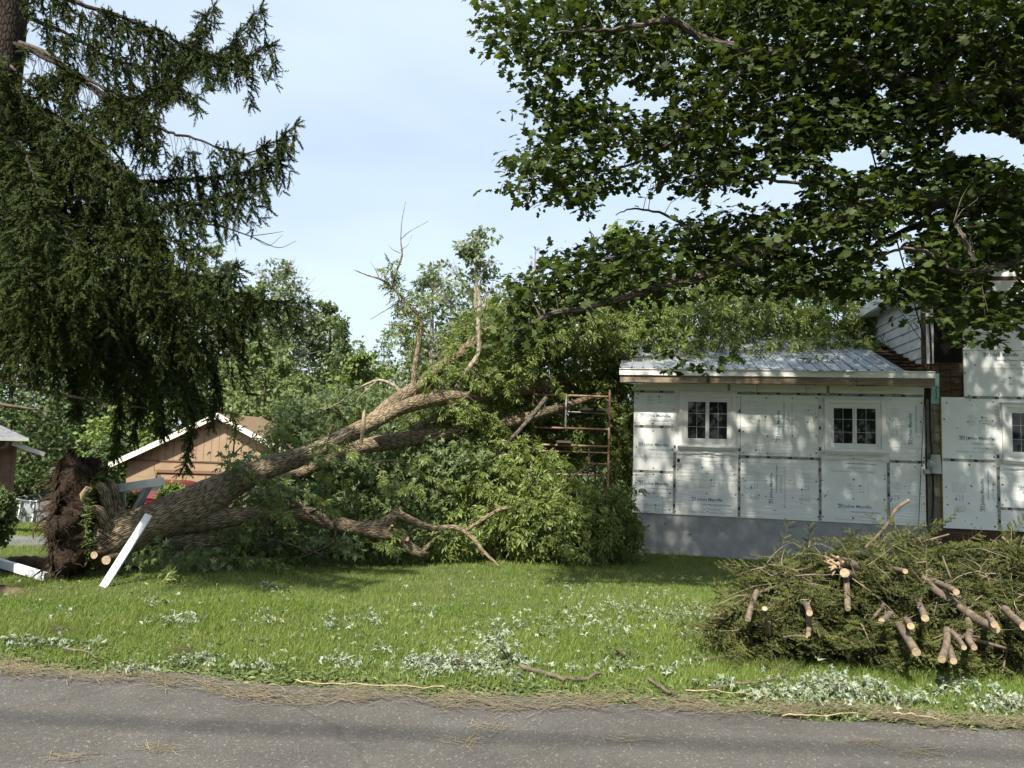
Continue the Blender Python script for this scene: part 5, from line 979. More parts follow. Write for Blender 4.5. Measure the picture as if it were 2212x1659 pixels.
# near shrub at the left edge
def near_bush(name, label, u, v, Y, ru, rv, mat, n=900, leaf=(0.05, 0.09)):
    c = W(u, v, Y); gz = float(zg(c[0], c[1])); t = thing(name, label, 'bush', (c[0], c[1], gz)); P, D = blob_points([(u, v, Y, ru, rv), (u - ru * .3, v + rv * .4, Y - .1, ru * .9, rv * .6), (u + ru * .2, v - rv * .3, Y, ru * .7, rv * .6)], n / (math.pi * ru * rv * 2))
    P = P[P[:, 2] > gz]; g = Geo(); n_ = len(P); g.scatter(T_DIAM, P, rdir(n_, -0.1), unit(rng.normal(0, 0.6, (n_, 3)) + np.array([0, -0.3, 0.8])), rng.uniform(*leaf, n_)); g.build('foliage', mat, t)
    g = Geo()
    for p in P[::max(1, len(P) // 24)]: g.tube(spline(np.array([(c[0] + rng.normal(0, .05), c[1] + rng.normal(0, .05), gz - .05), (c[0] * .5 + p[0] * .5, c[1] * .5 + p[1] * .5, gz * .55 + p[2] * .45), p]), 3), np.linspace(.012, .003, 7), 4, cap=False)
    g.build('stems', m_twig, t); return t
near_bush('dark_shrub', 'dark green shrub cut by the frame edge beside the white rail', -12, 1120, 9.6, 38, 72, mA, 2600)
near_bush('pale_shrub', 'pale green shrub above the swimming pool', 48, 1062, 36, 42, 18, mD, 1500, (0.12, 0.25))
near_bush('weedy_shrub', 'leafy shrub growing behind the root plate under the white beam', 265, 1085, 10.3, 48, 26, mB, 1500)
near_bush('grassy_shrub', 'tufted shrub by the red car above the trunk', 372, 1062, 12.5, 30, 20, mB, 900)

# ================================================================== garage
m_tan = M('tan_siding', (0.255, 0.185, 0.115), (0.31, 0.225, 0.145), scale=2.5, rough=0.85)
m_tan2 = M('tan_siding_groove', (0.16, 0.10, 0.06), rough=0.9)
m_trimw = M('white_trim', (0.66, 0.63, 0.57), (0.76, 0.73, 0.68), scale=5, rough=0.7)
m_roofb = M('brown_shingle', (0.13, 0.085, 0.05), (0.22, 0.15, 0.095), scale=9, rough=0.95, stretch=(1, 3, 1))
GY = 25.0; pk = W(478, 893, GY); le = W(251, 999, GY); gd = float(zg(pk[0], GY)); hw = pk[0] - le[0]
ga = math.radians(2); garage = thing('garage', 'tan gabled garage with white rake trim half hidden by the fallen tree', 'garage', (pk[0], GY, gd), ga)
ph_, eh = pk[2] - gd, le[2] - gd; wl_ = hw - 0.45; wz = eh + 0.45 * (ph_ - eh) / hw - 0.12
zband = W(540, 1000, GY)[2] - gd; dl = W(348, 1000, GY)[0] - pk[0]; dtop = W(400, 1022, GY)[2] - gd
nv = 24
for k in range(nv):                                                            # vertical siding in the gable, one board at a time
    a = -wl_ + 2 * wl_ * k / nv; b = -wl_ + 2 * wl_ * (k + 1) / nv - 0.012; ha = ph_ - 0.12 - abs(a) * (ph_ - eh) / hw; hb = ph_ - 0.12 - abs(b) * (ph_ - eh) / hw
    if max(ha, hb) <= zband + 0.02: continue
    ha, hb = max(ha, zband + 0.015), max(hb, zband + 0.015)
    g = Geo(); g.add([(a, 0, zband + 0.01), (b, 0, zband + 0.01), (b, 0, hb), (a, 0, ha), (a, .03, zband + 0.01), (b, .03, zband + 0.01), (b, .03, hb), (a, .03, ha)], [(0, 1, 2, 3), (7, 6, 5, 4), (4, 5, 1, 0), (5, 6, 2, 1), (6, 7, 3, 2), (7, 4, 0, 3)], smooth=False); g.build('siding_board', m_tan, garage, local=True)
kz = 0; hc = 0.24; zz_ = 0.05
while zz_ < zband - 0.03:                                                      # lap siding courses round the door
    h1 = min(hc, zband - 0.03 - zz_)
    for a, b in (((-wl_, dl - 0.1) if zz_ < dtop else (-wl_, wl_)), ((dl + 4.9, wl_) if zz_ < dtop else (0, 0))):
        if b > a: lbox('lap_board', (a, -0.012, zz_), (b, 0.03, zz_ + h1 - 0.004), m_tan, garage)
    zz_ += h1
lbox('belly_band', (-wl_ - 0.02, -0.05, zband - 0.025), (wl_ + 0.02, 0.03, zband), m_tan2, garage)
g = Geo(); g.add([(-wl_, .031, 0), (wl_, .031, 0), (wl_, .031, wz), (0, .031, ph_ - .14), (-wl_, .031, wz), (-wl_, 7, 0), (wl_, 7, 0), (wl_, 7, wz), (0, 7, ph_ - .14), (-wl_, 7, wz)], [(0, 1, 2, 3, 4), (9, 8, 7, 6, 5)], smooth=False); g.add([(-wl_, .031, 0), (-wl_, 7, 0), (-wl_, 7, wz), (-wl_, .031, wz), (wl_, .031, 0), (wl_, 7, 0), (wl_, 7, wz), (wl_, .031, wz)], [(0, 3, 2, 1), (4, 5, 6, 7)], smooth=False); g.build('wall_core', m_tan2, garage, local=True)
dr = lbox('garage_door', (dl, 0.02, 0.05), (dl + 4.8, 0.0305, dtop), m_tan2, garage)
for r_ in range(4):
    for c in range(6): lbox('door_panel', (dl + 0.06 + 0.79 * c, 0.008, 0.08 + (dtop - 0.08) / 4 * r_), (dl + 0.79 * (c + 1) - 0.02, 0.019, (dtop - 0.08) / 4 * (r_ + 1)), m_tan, dr)
lbox('door_head', (dl - 0.1, -0.03, dtop), (dl + 4.9, -0.0125, dtop + 0.1), m_tan2, garage)
for sgn in (-1, 1):
    g = Geo(); q = np.array([sgn * hw, 0, eh]); p = np.array([0, 0, ph_]); V = []
    for yy in (-0.35, 7.3):
        for off in (0, -0.10): V += [(0, yy, ph_ + off), (sgn * hw, yy, eh + off)]
    F = [(0, 1, 3, 2), (4, 6, 7, 5), (0, 4, 5, 1), (2, 3, 7, 6), (1, 5, 7, 3), (0, 2, 6, 4)]; g.add(V, F, smooth=False); rf = g.build('roof', m_roofb, garage, local=True)
    g = Geo(); V = [(0, -0.38, ph_ + .01), (sgn * hw, -0.38, eh + .01), (sgn * hw, -0.38, eh - .19), (0, -0.38, ph_ - .19), (0, -0.353, ph_ + .01), (sgn * hw, -0.353, eh + .01), (sgn * hw, -0.353, eh - .19), (0, -0.353, ph_ - .19)]
    g.add(V, [(0, 1, 2, 3), (7, 6, 5, 4), (4, 5, 1, 0), (5, 6, 2, 1), (6, 7, 3, 2), (7, 4, 0, 3)], smooth=False); g.build('rake_trim', m_trimw, rf, local=True)
cable('yard_wire', 'thin pale wire strung from the neighbouring house to the garage', [W(46, 937, 17.6), W(150, 962, 20), W(230, 968, 22.5), W(310, 955, 24.5)], 0.012, 'wire')

# ================================================================== neighbouring house corner at the left
m_trimd = M('grey_trim', (0.40, 0.39, 0.37), (0.50, 0.49, 0.46), scale=4, rough=.7)
m_brown = M('brown_clapboard', (0.10, 0.062, 0.048), (0.14, 0.09, 0.07), scale=3, rough=0.85)
m_slate = M('grey_roof_shingle', (0.10, 0.105, 0.115), (0.19, 0.195, 0.21), scale=10, rough=0.9, stretch=(1, 2, 1))
cn = W(33, 955, 18.0); gz0 = float(zg(cn[0], 18)); nb_ = thing('neighbour_house', 'brown clapboard house corner with grey shingle roof and white gutter', 'house', (cn[0], 18.0, gz0), math.radians(40))
ezn = cn[2] - gz0
k = 0
while k * 0.22 < ezn: lbox('clapboard', (-6, -0.02, k * 0.22), (0, 0.02, min(ezn, k * 0.22 + 0.214)), m_brown, nb_); k += 1
lbox('wall_core', (-6, 0.021, -0.4), (-0.01, 6, ezn), m_brown, nb_)
lbox('corner_trim', (-0.03, -0.045, 0), (0.045, 0.05, ezn - 0.02), m_brown, nb_)
g = Geo(); g.add([(-6.4, -.45, ezn + .12), (.2, -.45, ezn + .12), (-3, 3, ezn + 1.9), (-6.4, 3, ezn + 1.9), (.2, 6.4, ezn + .12), (-6.4, -.45, ezn + .03), (.2, -.45, ezn + .03), (.2, 6.4, ezn + .03), (-6.4, 6.4, ezn + .03)], [(5, 8, 7, 6), (0, 5, 6, 1), (1, 6, 7, 4)], smooth=False); g.Fs.append((np.array([(0, 1, 2), (0, 2, 3), (1, 4, 2)]), 0, False)); rn = g.build('roof', m_slate, nb_, local=True)
g = Geo(); g.box((-6.4, -.55, ezn + .04), (.22, -.452, ezn + .12)); g.build('gutter', m_trimd, nb_, local=True)
g = Geo(); g.beam((-.1, -.35, ezn - .02), (.62, -.15, ezn - .30), .05, .10); g.build('eave_board', m_trimd, nb_, local=True)
g = Geo(); g.tube(spline(np.array([(-.2, -.5, ezn + .03), (-.22, -.42, ezn - .1), (-.36, -.1, ezn - .22), (-.38, -.06, ezn - .5), (-.38, -.06, .1)]), 6), .045, 10); g.build('downspout', m_brown, nb_, local=True)

# ================================================================== pool, chair, car
m_pool = M('pool_liner', (0.15, 0.165, 0.185), (0.24, 0.255, 0.27), scale=7, rough=0.6)
pc = W(140, 1120, 33.5); pz = float(zg(pc[0] , 34.5)); R0 = 2.35; pcx = W(24, 1100, 33.5)[0] + R0
pool = thing('swimming_pool', 'round grey frame pool with white legs on the far lawn', 'pool', (pcx, 34.5, pz))
g = Geo(); th = np.linspace(0, 2 * math.pi, 48, endpoint=False); V = []
for r, z in ((R0 - .06, 0), (R0, .25), (R0 + .02, .6), (R0 - .02, 1.06), (R0 - .08, 1.08), (R0 - .10, .9), (0.01, .9)): V += [(r * math.cos(a), r * math.sin(a), z) for a in th]
n = 48; i = np.arange(6)[:, None] * n; j = np.arange(n)[None, :]; k = (j + 1) % n; g.add(V, np.stack([i + j, i + k, i + n + k, i + n + j], -1).reshape(-1, 4)); g.build('liner', m_pool, pool, local=True)
g = Geo(); g.tube(np.array([((R0 - .02) * math.cos(a), (R0 - .02) * math.sin(a), 1.08) for a in np.linspace(0, 2 * math.pi, 49)]), .035, 8, cap=False); g.build('top_rail', m_white, pool, local=True)
for a in np.linspace(0, 2 * math.pi, 18, endpoint=False):
    g = Geo(); g.beam(((R0 + .05) * math.cos(a), (R0 + .05) * math.sin(a), 1.05), ((R0 + .16) * math.cos(a + .03), (R0 + .16) * math.sin(a + .03), 0), .05, .05); g.build('pool_leg', m_white, pool, local=True)
g = Geo()
for a0 in (-1.95, -1.62):
    for dx in np.linspace(-.09, .09, 5): g.add([((R0 + .055) * math.cos(a0 + dx * .5), (R0 + .055) * math.sin(a0 + dx * .5), .55 + s_ * (.16 - abs(dx))) for s_ in (-1, 1)] + [((R0 + .055) * math.cos(a0 + dx * .5 + .012), (R0 + .055) * math.sin(a0 + dx * .5 + .012), .55 + s_ * (.16 - abs(dx))) for s_ in (1, -1)], [(0, 1, 2, 3)], smooth=False)
g.build('printed_emblem', m_black, pool, local=True)
cp = W(96, 1121, 31); chair = thing('patio_chair', 'dark metal patio chair standing before the pool', 'chair', (cp[0], 31, float(zg(cp[0], 31))), math.radians(25))
m_ch = M('chair_metal', (0.05, 0.045, 0.045), rough=0.5, metal=0.4); m_sling = M('chair_sling', (0.14, 0.13, 0.13), rough=0.8)
for sx in (-.28, .28):
    for sy, h in ((-.25, .62), (.25, .98)): g = Geo(); g.tube(np.array([(sx, sy * 1.15, 0), (sx, sy, .42), (sx, sy * (1 if sy < 0 else 1.25), h)]), .016, 6); g.build('leg', m_ch, chair, local=True)
    g = Geo(); g.tube(np.array([(sx, -.28, .62), (sx, 0, .64), (sx, .27, .63)]), .018, 6); g.build('armrest', m_ch, chair, local=True)
g = Geo(); g.box((-.27, -.25, .40), (.27, .25, .43)); g.build('seat', m_sling, chair, local=True)
g = Geo(); g.beam((0, .26, .45), (0, .33, .98), .54, .025, up=(0, 1, 0)); g.build('backrest', m_sling, chair, local=True)
m_red = M('red_car_paint', (0.10, 0.010, 0.016), rough=0.25, spec=0.6); m_tail = M('tail_light', (0.55, 0.03, 0.02), rough=0.2, spec=0.6); m_tyre = M('tyre', (0.02, 0.02, 0.02), rough=0.8); m_rim = M('wheel_rim', (0.5, 0.5, 0.5), rough=0.3, metal=0.8)
cx = W(306, 1050, 22.8); car = thing('red_car', 'dark red hatchback parked before the garage, seen from behind', 'car', (cx[0], 22.8, float(zg(cx[0], 22.8)) + 0.02), math.radians(-10))
sec = [(0.0, .35, .62, .80, .86), (0.06, .30, .95, .88, .90), (0.25, .28, 1.02, .90, .88), (0.7, .26, 1.02, .91, .88), (2.6, .26, .98, .91, .88), (3.3, .28, .92, .89, .86), (4.2, .32, .78, .82, .78)]
def loft(secs, n=None):
    V = []; m = len(secs[0])
    for s_ in secs: V += s_
    i = np.arange(len(secs) - 1)[:, None] * m; j = np.arange(m)[None, :]; k = (j + 1) % m; g = Geo(); g.add(V, np.stack([i + j, i + k, i + m + k, i + m + j], -1).reshape(-1, 4)); g.add(secs[0], [tuple(range(m))[::-1]]); g.add(secs[-1], [tuple(range(m))]); return g
ring = lambda y, z0, z1, w0, w1: [(-w0 * .9, y, z0), (-w0, y, z0 + .12), (-w0, y, z0 + (z1 - z0) * .6), (-w1, y, z1 - .04), (-w1 * .86, y, z1), (w1 * .86, y, z1), (w1, y, z1 - .04), (w0, y, z0 + (z1 - z0) * .6), (w0, y, z0 + .12), (w0 * .9, y, z0)]
loft([ring(*s_) for s_ in sec]).build('body', m_red, car, local=True)
cab = [(.10, .98, 1.12, .86, .78), (.32, 1.0, 1.50, .86, .70), (.7, 1.0, 1.60, .87, .68), (1.6, 1.0, 1.62, .87, .68), (2.2, 1.0, 1.52, .87, .68), (2.9, .97, 1.05, .86, .80)]
loft([ring(y, z0 - .02, z1, w0, w1) for y, z0, z1, w0, w1 in cab]).build('cabin', m_red, car, local=True)
m_cglass = glass_mat('car_glass', (0.02, 0.022, 0.025), 0.05)
g = Geo(); g.add([(-.70, .105, 1.05), (.70, .105, 1.05), (.60, .285, 1.47), (-.60, .285, 1.47), (-.70, .12, 1.05), (.70, .12, 1.05), (.60, .30, 1.47), (-.60, .30, 1.47)], [(0, 1, 2, 3), (7, 6, 5, 4), (4, 5, 1, 0), (5, 6, 2, 1), (6, 7, 3, 2), (7, 4, 0, 3)], smooth=False); g.build('rear_window', m_cglass, car, local=True)
for sx in (-1, 1):
    g = Geo(); g.add([(sx * .885, .5, 1.06), (sx * .885, 2.5, 1.06), (sx * .75, 2.15, 1.46), (sx * .745, .75, 1.50)], [(0, 1, 2, 3) if sx > 0 else (3, 2, 1, 0)], smooth=False); g.build('side_window', m_cglass, car, local=True)
    g = Geo(); g.box((sx * .90 - .12, -.005, .72), (sx * .90 + .0, .16, .98)); o = g.build('tail_light', m_tail, car, local=True); md = o.modifiers.new('edge', 'BEVEL'); md.width = .02; md.segments = 2
    for y in (.75, 3.35):
        g = Geo(); g.tube(np.array([(sx * .72, y, .32), (sx * .90, y, .32)]), [.32, .32], 20); o = g.build('wheel', m_tyre, car, local=True); g = Geo(); g.tube(np.array([(sx * .88, y, .32), (sx * .915, y, .32)]), [.20, .19], 14); g.build('rim', m_rim, o, local=True)
g = Geo(); g.box((-.26, -.012, .72), (.26, -.001, .86)); g.build('number_plate', m_white, car, local=True)
g = Geo(); g.box((-.86, -.06, .34), (.86, .05, .56)); o = g.build('bumper', m_red, car, local=True); md = o.modifiers.new('edge', 'BEVEL'); md.width = .04; md.segments = 3

# ================================================================== scaffold
m_rust = M('rusty_scaffold', (0.20, 0.078, 0.04), (0.38, 0.28, 0.21), scale=9, rough=0.85, bump=0.003, bscale=40)
m_steel = M('grey_scaffold', (0.30, 0.30, 0.29), (0.45, 0.44, 0.42), scale=9, rough=0.7); m_plank = M('scaffold_plank', (0.05, 0.04, 0.03), (0.12, 0.10, 0.075), scale=5, rough=0.9, stretch=(1, 8, 8))
def zz(x, y): return ((2050 + x * 0.3616) / 1.8517, (1500 + y * 0.3616) / 1.8517)
SY = 13.75; a0 = W(*zz(222, 600), SY); a1 = W(*zz(1068, 600), SY)
def frame(name, label, dy, top=True):
    gz_ = float(zg(a0[0], SY + dy)); t = thing(name, label, 'scaffold', (a0[0], SY + dy, gz_), group='scaffold frames beside the house'); sh = np.array([0, dy, 0])
    z_ = lambda y_: W(*zz(640, y_), SY)[2]
    def bar(nm, p, q, r=.021, m=m_rust): g = Geo(); g.tube(np.array([p, q]) , r, 8); g.build(nm, m, t)
    for s_ in (a0, a1):
        bar('upright', np.array([s_[0], SY + dy, gz_]), np.array([s_[0], SY + dy, z_(705)])); bar('upright', np.array([s_[0], SY + dy, z_(700)]), np.array([s_[0], SY + dy, z_(150)]))
    for y_ in (228, 590, 780, 850): bar('crossbar', np.array([a0[0], SY + dy, z_(y_)]), np.array([a1[0], SY + dy, z_(y_)]), .021 if y_ != 850 else .016)
    xm = W(*zz(590, 400), SY)[0]; xl = W(*zz(440, 900), SY)[0]; xr = W(*zz(840, 900), SY)[0]
    bar('inner_post', np.array([xm, SY + dy, z_(235)]), np.array([xm, SY + dy, z_(590)]), .018, m_steel); bar('rung', np.array([xm, SY + dy, z_(407)]), np.array([a1[0], SY + dy, z_(415)]), .013, m_steel)
    for x_, q0, q1 in ((xl, 850, 960), (xr, 800, 970)): bar('inner_post', np.array([x_, SY + dy, z_(q0)]), np.array([x_ + .02, SY + dy, z_(q1)]), .015)
    bar('rung', np.array([a0[0], SY + dy, z_(955)]), np.array([xl, SY + dy, z_(958)]), .013); bar('rung', np.array([xr, SY + dy, z_(968)]), np.array([a1[0], SY + dy, z_(975)]), .013)
    for y_ in (1100, 1330, 1500): bar('crossbar', np.array([a0[0], SY + dy, z_(y_)]), np.array([a1[0], SY + dy, z_(y_)]), .016)
    return t
frame('scaffold', 'rusty scaffold frame standing foremost between the fallen crown and the house', 0.0)
frame('scaffold', 'rusty scaffold frame standing behind the foremost one in the shade', 2.1)
z_ = lambda y_: W(*zz(640, y_), SY)[2]
for nm, lab, x0, w_, y_, dz_ in (('scaffold_plank', 'dark wooden plank lying high on the scaffold by the house', 830, .28, 405, 0), ('scaffold_plank', 'dark wooden plank lying beside the first on the upper scaffold rungs', 960, .28, 405, .002), ('scaffold_plank', 'short dark plank lying on the lower scaffold crossbar', 560, .26, 765, 0)):
    x_ = W(*zz(x0, y_), SY)[0]; g = Geo(); g.box((x_ - w_ / 2, -.25, 0), (x_ + w_ / 2, 2.4, .045)); V0 = (0, SY, z_(y_) + .022 + dz_); o = g.build(nm, m_plank); o.location = V0; tag(o, lab, 'plank')

# ================================================================== loose white lumber
m_paint = M('white_paint_wood', (0.58, 0.61, 0.64), (0.72, 0.74, 0.76), scale=5, rough=0.6, stretch=(1, 1, 1)); 
def lumber(name, label, p, q, w, h, up=(0, 0, 1), mat=None, extra=()):
    g = Geo(); g.beam(p, q, w, h, up=up)
    o = g.build(name, mat or m_paint, loc=tuple(p)); md = o.modifiers.new('edge', 'BEVEL'); md.width = .004; md.segments = 2; return tag(o, label, 'lumber')
p = W(225, 1240, 8.35); p[2] = zg(p[0], p[1]); lumber('white_board', 'white painted board leaning on the trunk beside the root plate', p, W(322, 1112, 8.75), .088, .035, up=(0.1, -1, 0.25))
bt = thing('white_beam', 'white beam with grey braces stuck out behind the root plate', 'lumber', tuple(W(225, 1057, 9.9)))
g = Geo(); g.beam(W(222, 1060, 9.5), W(350, 1040, 9.4), .11, .11); o = g.build('rail', m_paint, bt); md = o.modifiers.new('edge', 'BEVEL'); md.width = .004
g = Geo(); g.beam(W(322, 1050, 9.46), W(294, 1098, 9.5), .09, .05); g.build('brace', M('grey_brace', (0.36, 0.39, 0.39), rough=0.7), bt)
g = Geo(); g.beam(W(262, 1062, 9.5), W(262, 1105, 9.55), .10, .05); g.build('brace', M('grey_post', (0.36, 0.39, 0.39), rough=0.7), bt)
p = W(-70, 1195, 9.3); q = W(100, 1241, 8.7); q[2] = float(zg(q[0], q[1])) + .04; lumber('white_rail', 'grey-white rail lying on the grass at the frame edge', p, q, .06, .10)
g = Geo(); c = W(78, 1215, 9.4); m_dirtlog = M('dirt_clod', (0.016, 0.012, 0.008), (0.05, 0.036, 0.024), scale=6, rough=1, bump=.03, bscale=14)
P_ = np.array([c + (-.55, .1, -.03), c + (-.2, 0, .03), c + (.2, -.05, .02), c + (.55, -.02, -.06)]); P_[:, 2] = zg(P_[:, 0], P_[:, 1]) + .05; g.tube(spline(P_, 6), [.03, .06, .09, .10, .11, .12, .12, .13, .13, .13, .12, .12, .11, .11, .10, .09, .07, .05, .03], 12, rough=.35); tag(g.build('dirt_ridge', m_dirtlog, loc=tuple(P_[0])), 'dark ridge of torn soil on the ground left of the root plate', 'soil')
g = Geo(); c = G(12, 1278); th = np.linspace(0, 2 * math.pi, 20, endpoint=False); V = [c + (0, 0, .07)]
for r in (.3, .6, 1): V += [c + np.array([-.25 + .62 * r * math.cos(a), .22 * r * math.sin(a), .075 * (1 - r * r) - .01 + rng.normal(0, .006)]) for a in th]
F3 = [(0, 1 + k, 1 + (k + 1) % 20) for k in range(20)]; g.add(V, F3); g.add(V, [(1 + r * 20 + k, 21 + r * 20 + k, 21 + r * 20 + (k + 1) % 20, 1 + r * 20 + (k + 1) % 20) for r in (0, 1) for k in range(20)])
tag(g.build('mulch_mound', M('mulch', (0.07, 0.05, 0.03), (0.17, 0.125, 0.08), scale=22, rough=1, bump=.02, bscale=30), loc=tuple(c)), 'low brown mulch mound on the lawn at the frame edge', 'mound')

# ================================================================== brush pile
m_log = M('cut_branch_bark', (0.070, 0.053, 0.040), (0.185, 0.145, 0.108), scale=16, rough=0.9, bump=.006, bscale=40)
def pq(x, y): return ((2700 + x * 0.6311) / 1.8517, (2000 + y * 0.6311) / 1.8517)
def clog(label, pts, r0, r1, Y0, Y1, stub=True):
    Y0 -= .08; Y1 -= .22; r0, r1 = r0 * .84, r1 * .84; n = len(pts); P = np.array([W(*pq(*p), Y0 + (Y1 - Y0) * k / (n - 1)) for k, p in enumerate(pts)]); P[:, 2] = np.maximum(P[:, 2], zg(P[:, 0], P[:, 1]) + .02); S = spline(P, 5); c = S[-1]
    t = thing('cut_branch', label, 'branch', tuple(c), group='cut branches in the brush pile'); g = Geo(); g.tube(S, np.linspace(r0, r1, len(S)), 12, cap=False, rough=.10); g.build('stem', m_log, t)
    d = unit(S[-1] - S[-2]); g = Geo(); g.tube(np.array([c - d * .004, c + d * .004]), [r1 * .97, r1 * .93], 12, rough=.05); g.build('cut_end', m_cut, t)
    if stub:
        k = len(S) // 2; g = Geo(); sd = unit(rng.normal(size=3) + np.array([0, -1, .6])); g.tube(np.array([S[k], S[k] + sd * (r0 + .05)]), [r0 * .35, r0 * .22], 6); g.build('knot_stub', m_log, t)
clog('longest thick cut branch slanting down across the brush pile', [(1560, 470), (1640, 560), (1800, 670), (1920, 760), (2030, 815)], .036, .042, 6.2, 5.45)
clog('short thick branch pointing down at the front of the brush pile', [(1420, 790), (1470, 870), (1530, 965)], .033, .037, 5.7, 5.35)
clog('branch lying just above the longest one, cut end facing out', [(1590, 495), (1700, 540), (1782, 583)], .028, .030, 6.2, 5.8)
clog('short branch with round cut end in the middle of the brush pile', [(1540, 640), (1565, 700), (1585, 748)], .030, .033, 5.9, 5.55)
clog('branch standing with pale cut top at the pile end nearest the lawn', [(590, 850), (575, 770), (568, 690)], .028, .026, 5.75, 5.7)
clog('round cut log end at the top front of the brush pile', [(1170, 500), (1120, 480), (1075, 462)], .046, .046, 6.35, 6.05)
clog('cut branch end pointing down above the standing branch', [(820, 650), (840, 680), (852, 715)], .028, .030, 5.9, 5.65)
clog('level branch near the pile top with its cut end to the house', [(1340, 435), (1400, 440), (1460, 452)], .027, .027, 6.3, 6.1)
clog('bent branch below the longest one, end buried in needles', [(1860, 760), (1868, 830), (1860, 880), (1895, 935)], .030, .026, 5.6, 5.35)
clog('thin branch pointing to the road below the bent one', [(1750, 830), (1800, 890), (1832, 935)], .022, .022, 5.5, 5.3)
clog('reddish branch leaning at the lawn end of the brush pile', [(520, 580), (490, 660), (462, 755)], .026, .028, 5.9, 5.75)
clog('branch with round end directly behind the short thick branch', [(1470, 760), (1490, 790), (1495, 800)], .030, .032, 5.75, 5.5)
clog('branch foot reaching the grass under the brush pile', [(1725, 820), (1720, 920), (1690, 1010)], .028, .032, 5.5, 5.25)
clog('second branch foot reaching the grass beside the first', [(1735, 930), (1750, 980), (1765, 1020)], .028, .028, 5.4, 5.22)
clog('branch at the frame edge slanting out of the brush pile', [(2090, 690), (2150, 750), (2212, 800)], .034, .036, 5.7, 5.4)
clog('upright mossy stem in the middle of the brush pile', [(1085, 500), (1090, 600), (1095, 690)], .028, .026, 6.0, 5.85)
clog('short cut end showing low left of the short thick branch', [(1360, 720), (1335, 750), (1310, 765)], .026, .026, 5.75, 5.6)
clog('thin stem below the cut end over the standing branch', [(845, 735), (850, 800), (845, 850)], .022, .022, 5.75, 5.65)
clog('long thin branch sticking up in front of the white boards', [(1200, 310), (1290, 220), (1350, 150), (1400, 60), (1480, 2)], .018, .020, 6.9, 6.9)
clog('pale peeled stick on the grass under the brush pile', [(690, 870), (760, 862), (835, 868)], .010, .012, 5.65, 5.6, False)
clog('branch lying low near the road end of the pile', [(1980, 720), (2000, 750), (2025, 790)], .028, .030, 5.6, 5.4)
# splintered log
P_ = np.array([W(*pq(1150, 430), 6.2), W(*pq(1080, 400), 6.1), W(*pq(1010, 395), 5.95)]); t = thing('splintered_log', 'splintered pale log end at the top of the brush pile', 'log', tuple(P_[-1])); g = Geo(); g.tube(spline(P_, 5), .05, 10, rough=.2, cap=False); g.build('stem', m_log, t); g = Geo()
for k in range(16): d = unit(np.array([-1, -.5, .2]) + rng.normal(0, .4, 3)); q = P_[-1] + rng.normal(0, .028, 3); g.tube(np.array([q - d * .05, q + d * .03, q + d * (.05 + .07 * rng.random())]), [.016, .012, .003], 5)
g.build('splinters', m_cut, t)
# needles and dead twigs heaped over the branches
hb_ = [(3040, 2480, 6.0, 120, 95), (2950, 2520, 6.0, 75, 55), (3100, 2340, 6.3, 95, 80), (3200, 2420, 6.1, 150, 140), (3300, 2300, 6.7, 160, 80), (3420, 2400, 6.2, 160, 150), (3550, 2265, 6.9, 170, 95), (3650, 2400, 6.2, 180, 150), (3820, 2300, 6.6, 170, 130), (3900, 2450, 6.0, 180, 150), (4030, 2350, 6.3, 160, 150), (4050, 2520, 5.8, 150, 95), (3700, 2530, 5.85, 170, 70), (3450, 2540, 5.85, 160, 60), (3250, 2535, 5.9, 130, 52), (3600, 2180, 7.2, 110, 45), (4050, 2210, 7.0, 100, 55), (3880, 2575, 5.65, 150, 40), (4160, 2420, 6.2, 140, 200), (4260, 2400, 6.4, 150, 220)]
hb_ = [(a / 1.8517, b / 1.8517, c, d / 1.8517, e / 1.8517) + tuple(f) for a, b, c, d, e, *f in hb_]
g = Geo(); gd2 = Geo(); P, D = blob_points(hb_, 1 / 120.0, 0.22); P = P[P[:, 2] > zg(P[:, 0], P[:, 1]) - .05]
for p in P:                                                                   # each point is a short flattened spray
    d = unit(rng.normal(0, 1, 3) * np.array([1, .8, .35]) + np.array([-.15, -.25, -.10])); sd = unit(np.cross(d, unit(np.array([0, -.4, 1.0]) + rng.normal(0, .3, 3)))); L = rng.uniform(.16, .30) if rng.random() < .7 else rng.uniform(.35, .7); k = int(L / .047); t_ = (np.arange(k) + .5) / k; c = p + np.outer(t_ * L, d)
    for s_ in (-1, 1): g.scatter(SHOOTS[0], c, d * .7 + sd * s_ * .75 + rng.normal(0, .12, (k, 3)), rdir(k, .5), rng.uniform(.085, .135, k) * (1.1 - .5 * t_))
    gd2.tube(np.array([p - d * .03, p + d * L * .5, p + d * L]), [.0035, .0025, .0015], 3, cap=False)
bp_ = thing('brush_heap', 'tangled heap of cut dark green spruce boughs on the lawn by the road', 'brush', tuple(G(1850, 1420)))
tag(g.build('boughs', m_brush, bp_), kind='stuff'); tag(gd2.build('bough_stems', m_twig, bp_), kind='stuff'); g = Geo()
for q in range(420):
    p = P[rng.integers(len(P))] + np.array([0, -.08, .05]); d = unit(rng.normal(0, 1, 3) * np.array([1, .5, .6])); L = rng.uniform(.12, .5); pts = [p]
    for s_ in range(4): d = unit(d + rng.normal(0, .25, 3)); pts.append(pts[-1] + d * L / 4)
    g.tube(spline(np.array(pts), 2), np.linspace(.005, .0015, 9), 4, cap=False)
tag(g.build('dead_twigs', M('brown_dead_twig', (0.13, 0.10, 0.07), (0.26, 0.215, 0.16), scale=9, rough=.9), bp_), kind='stuff'); g = Geo()
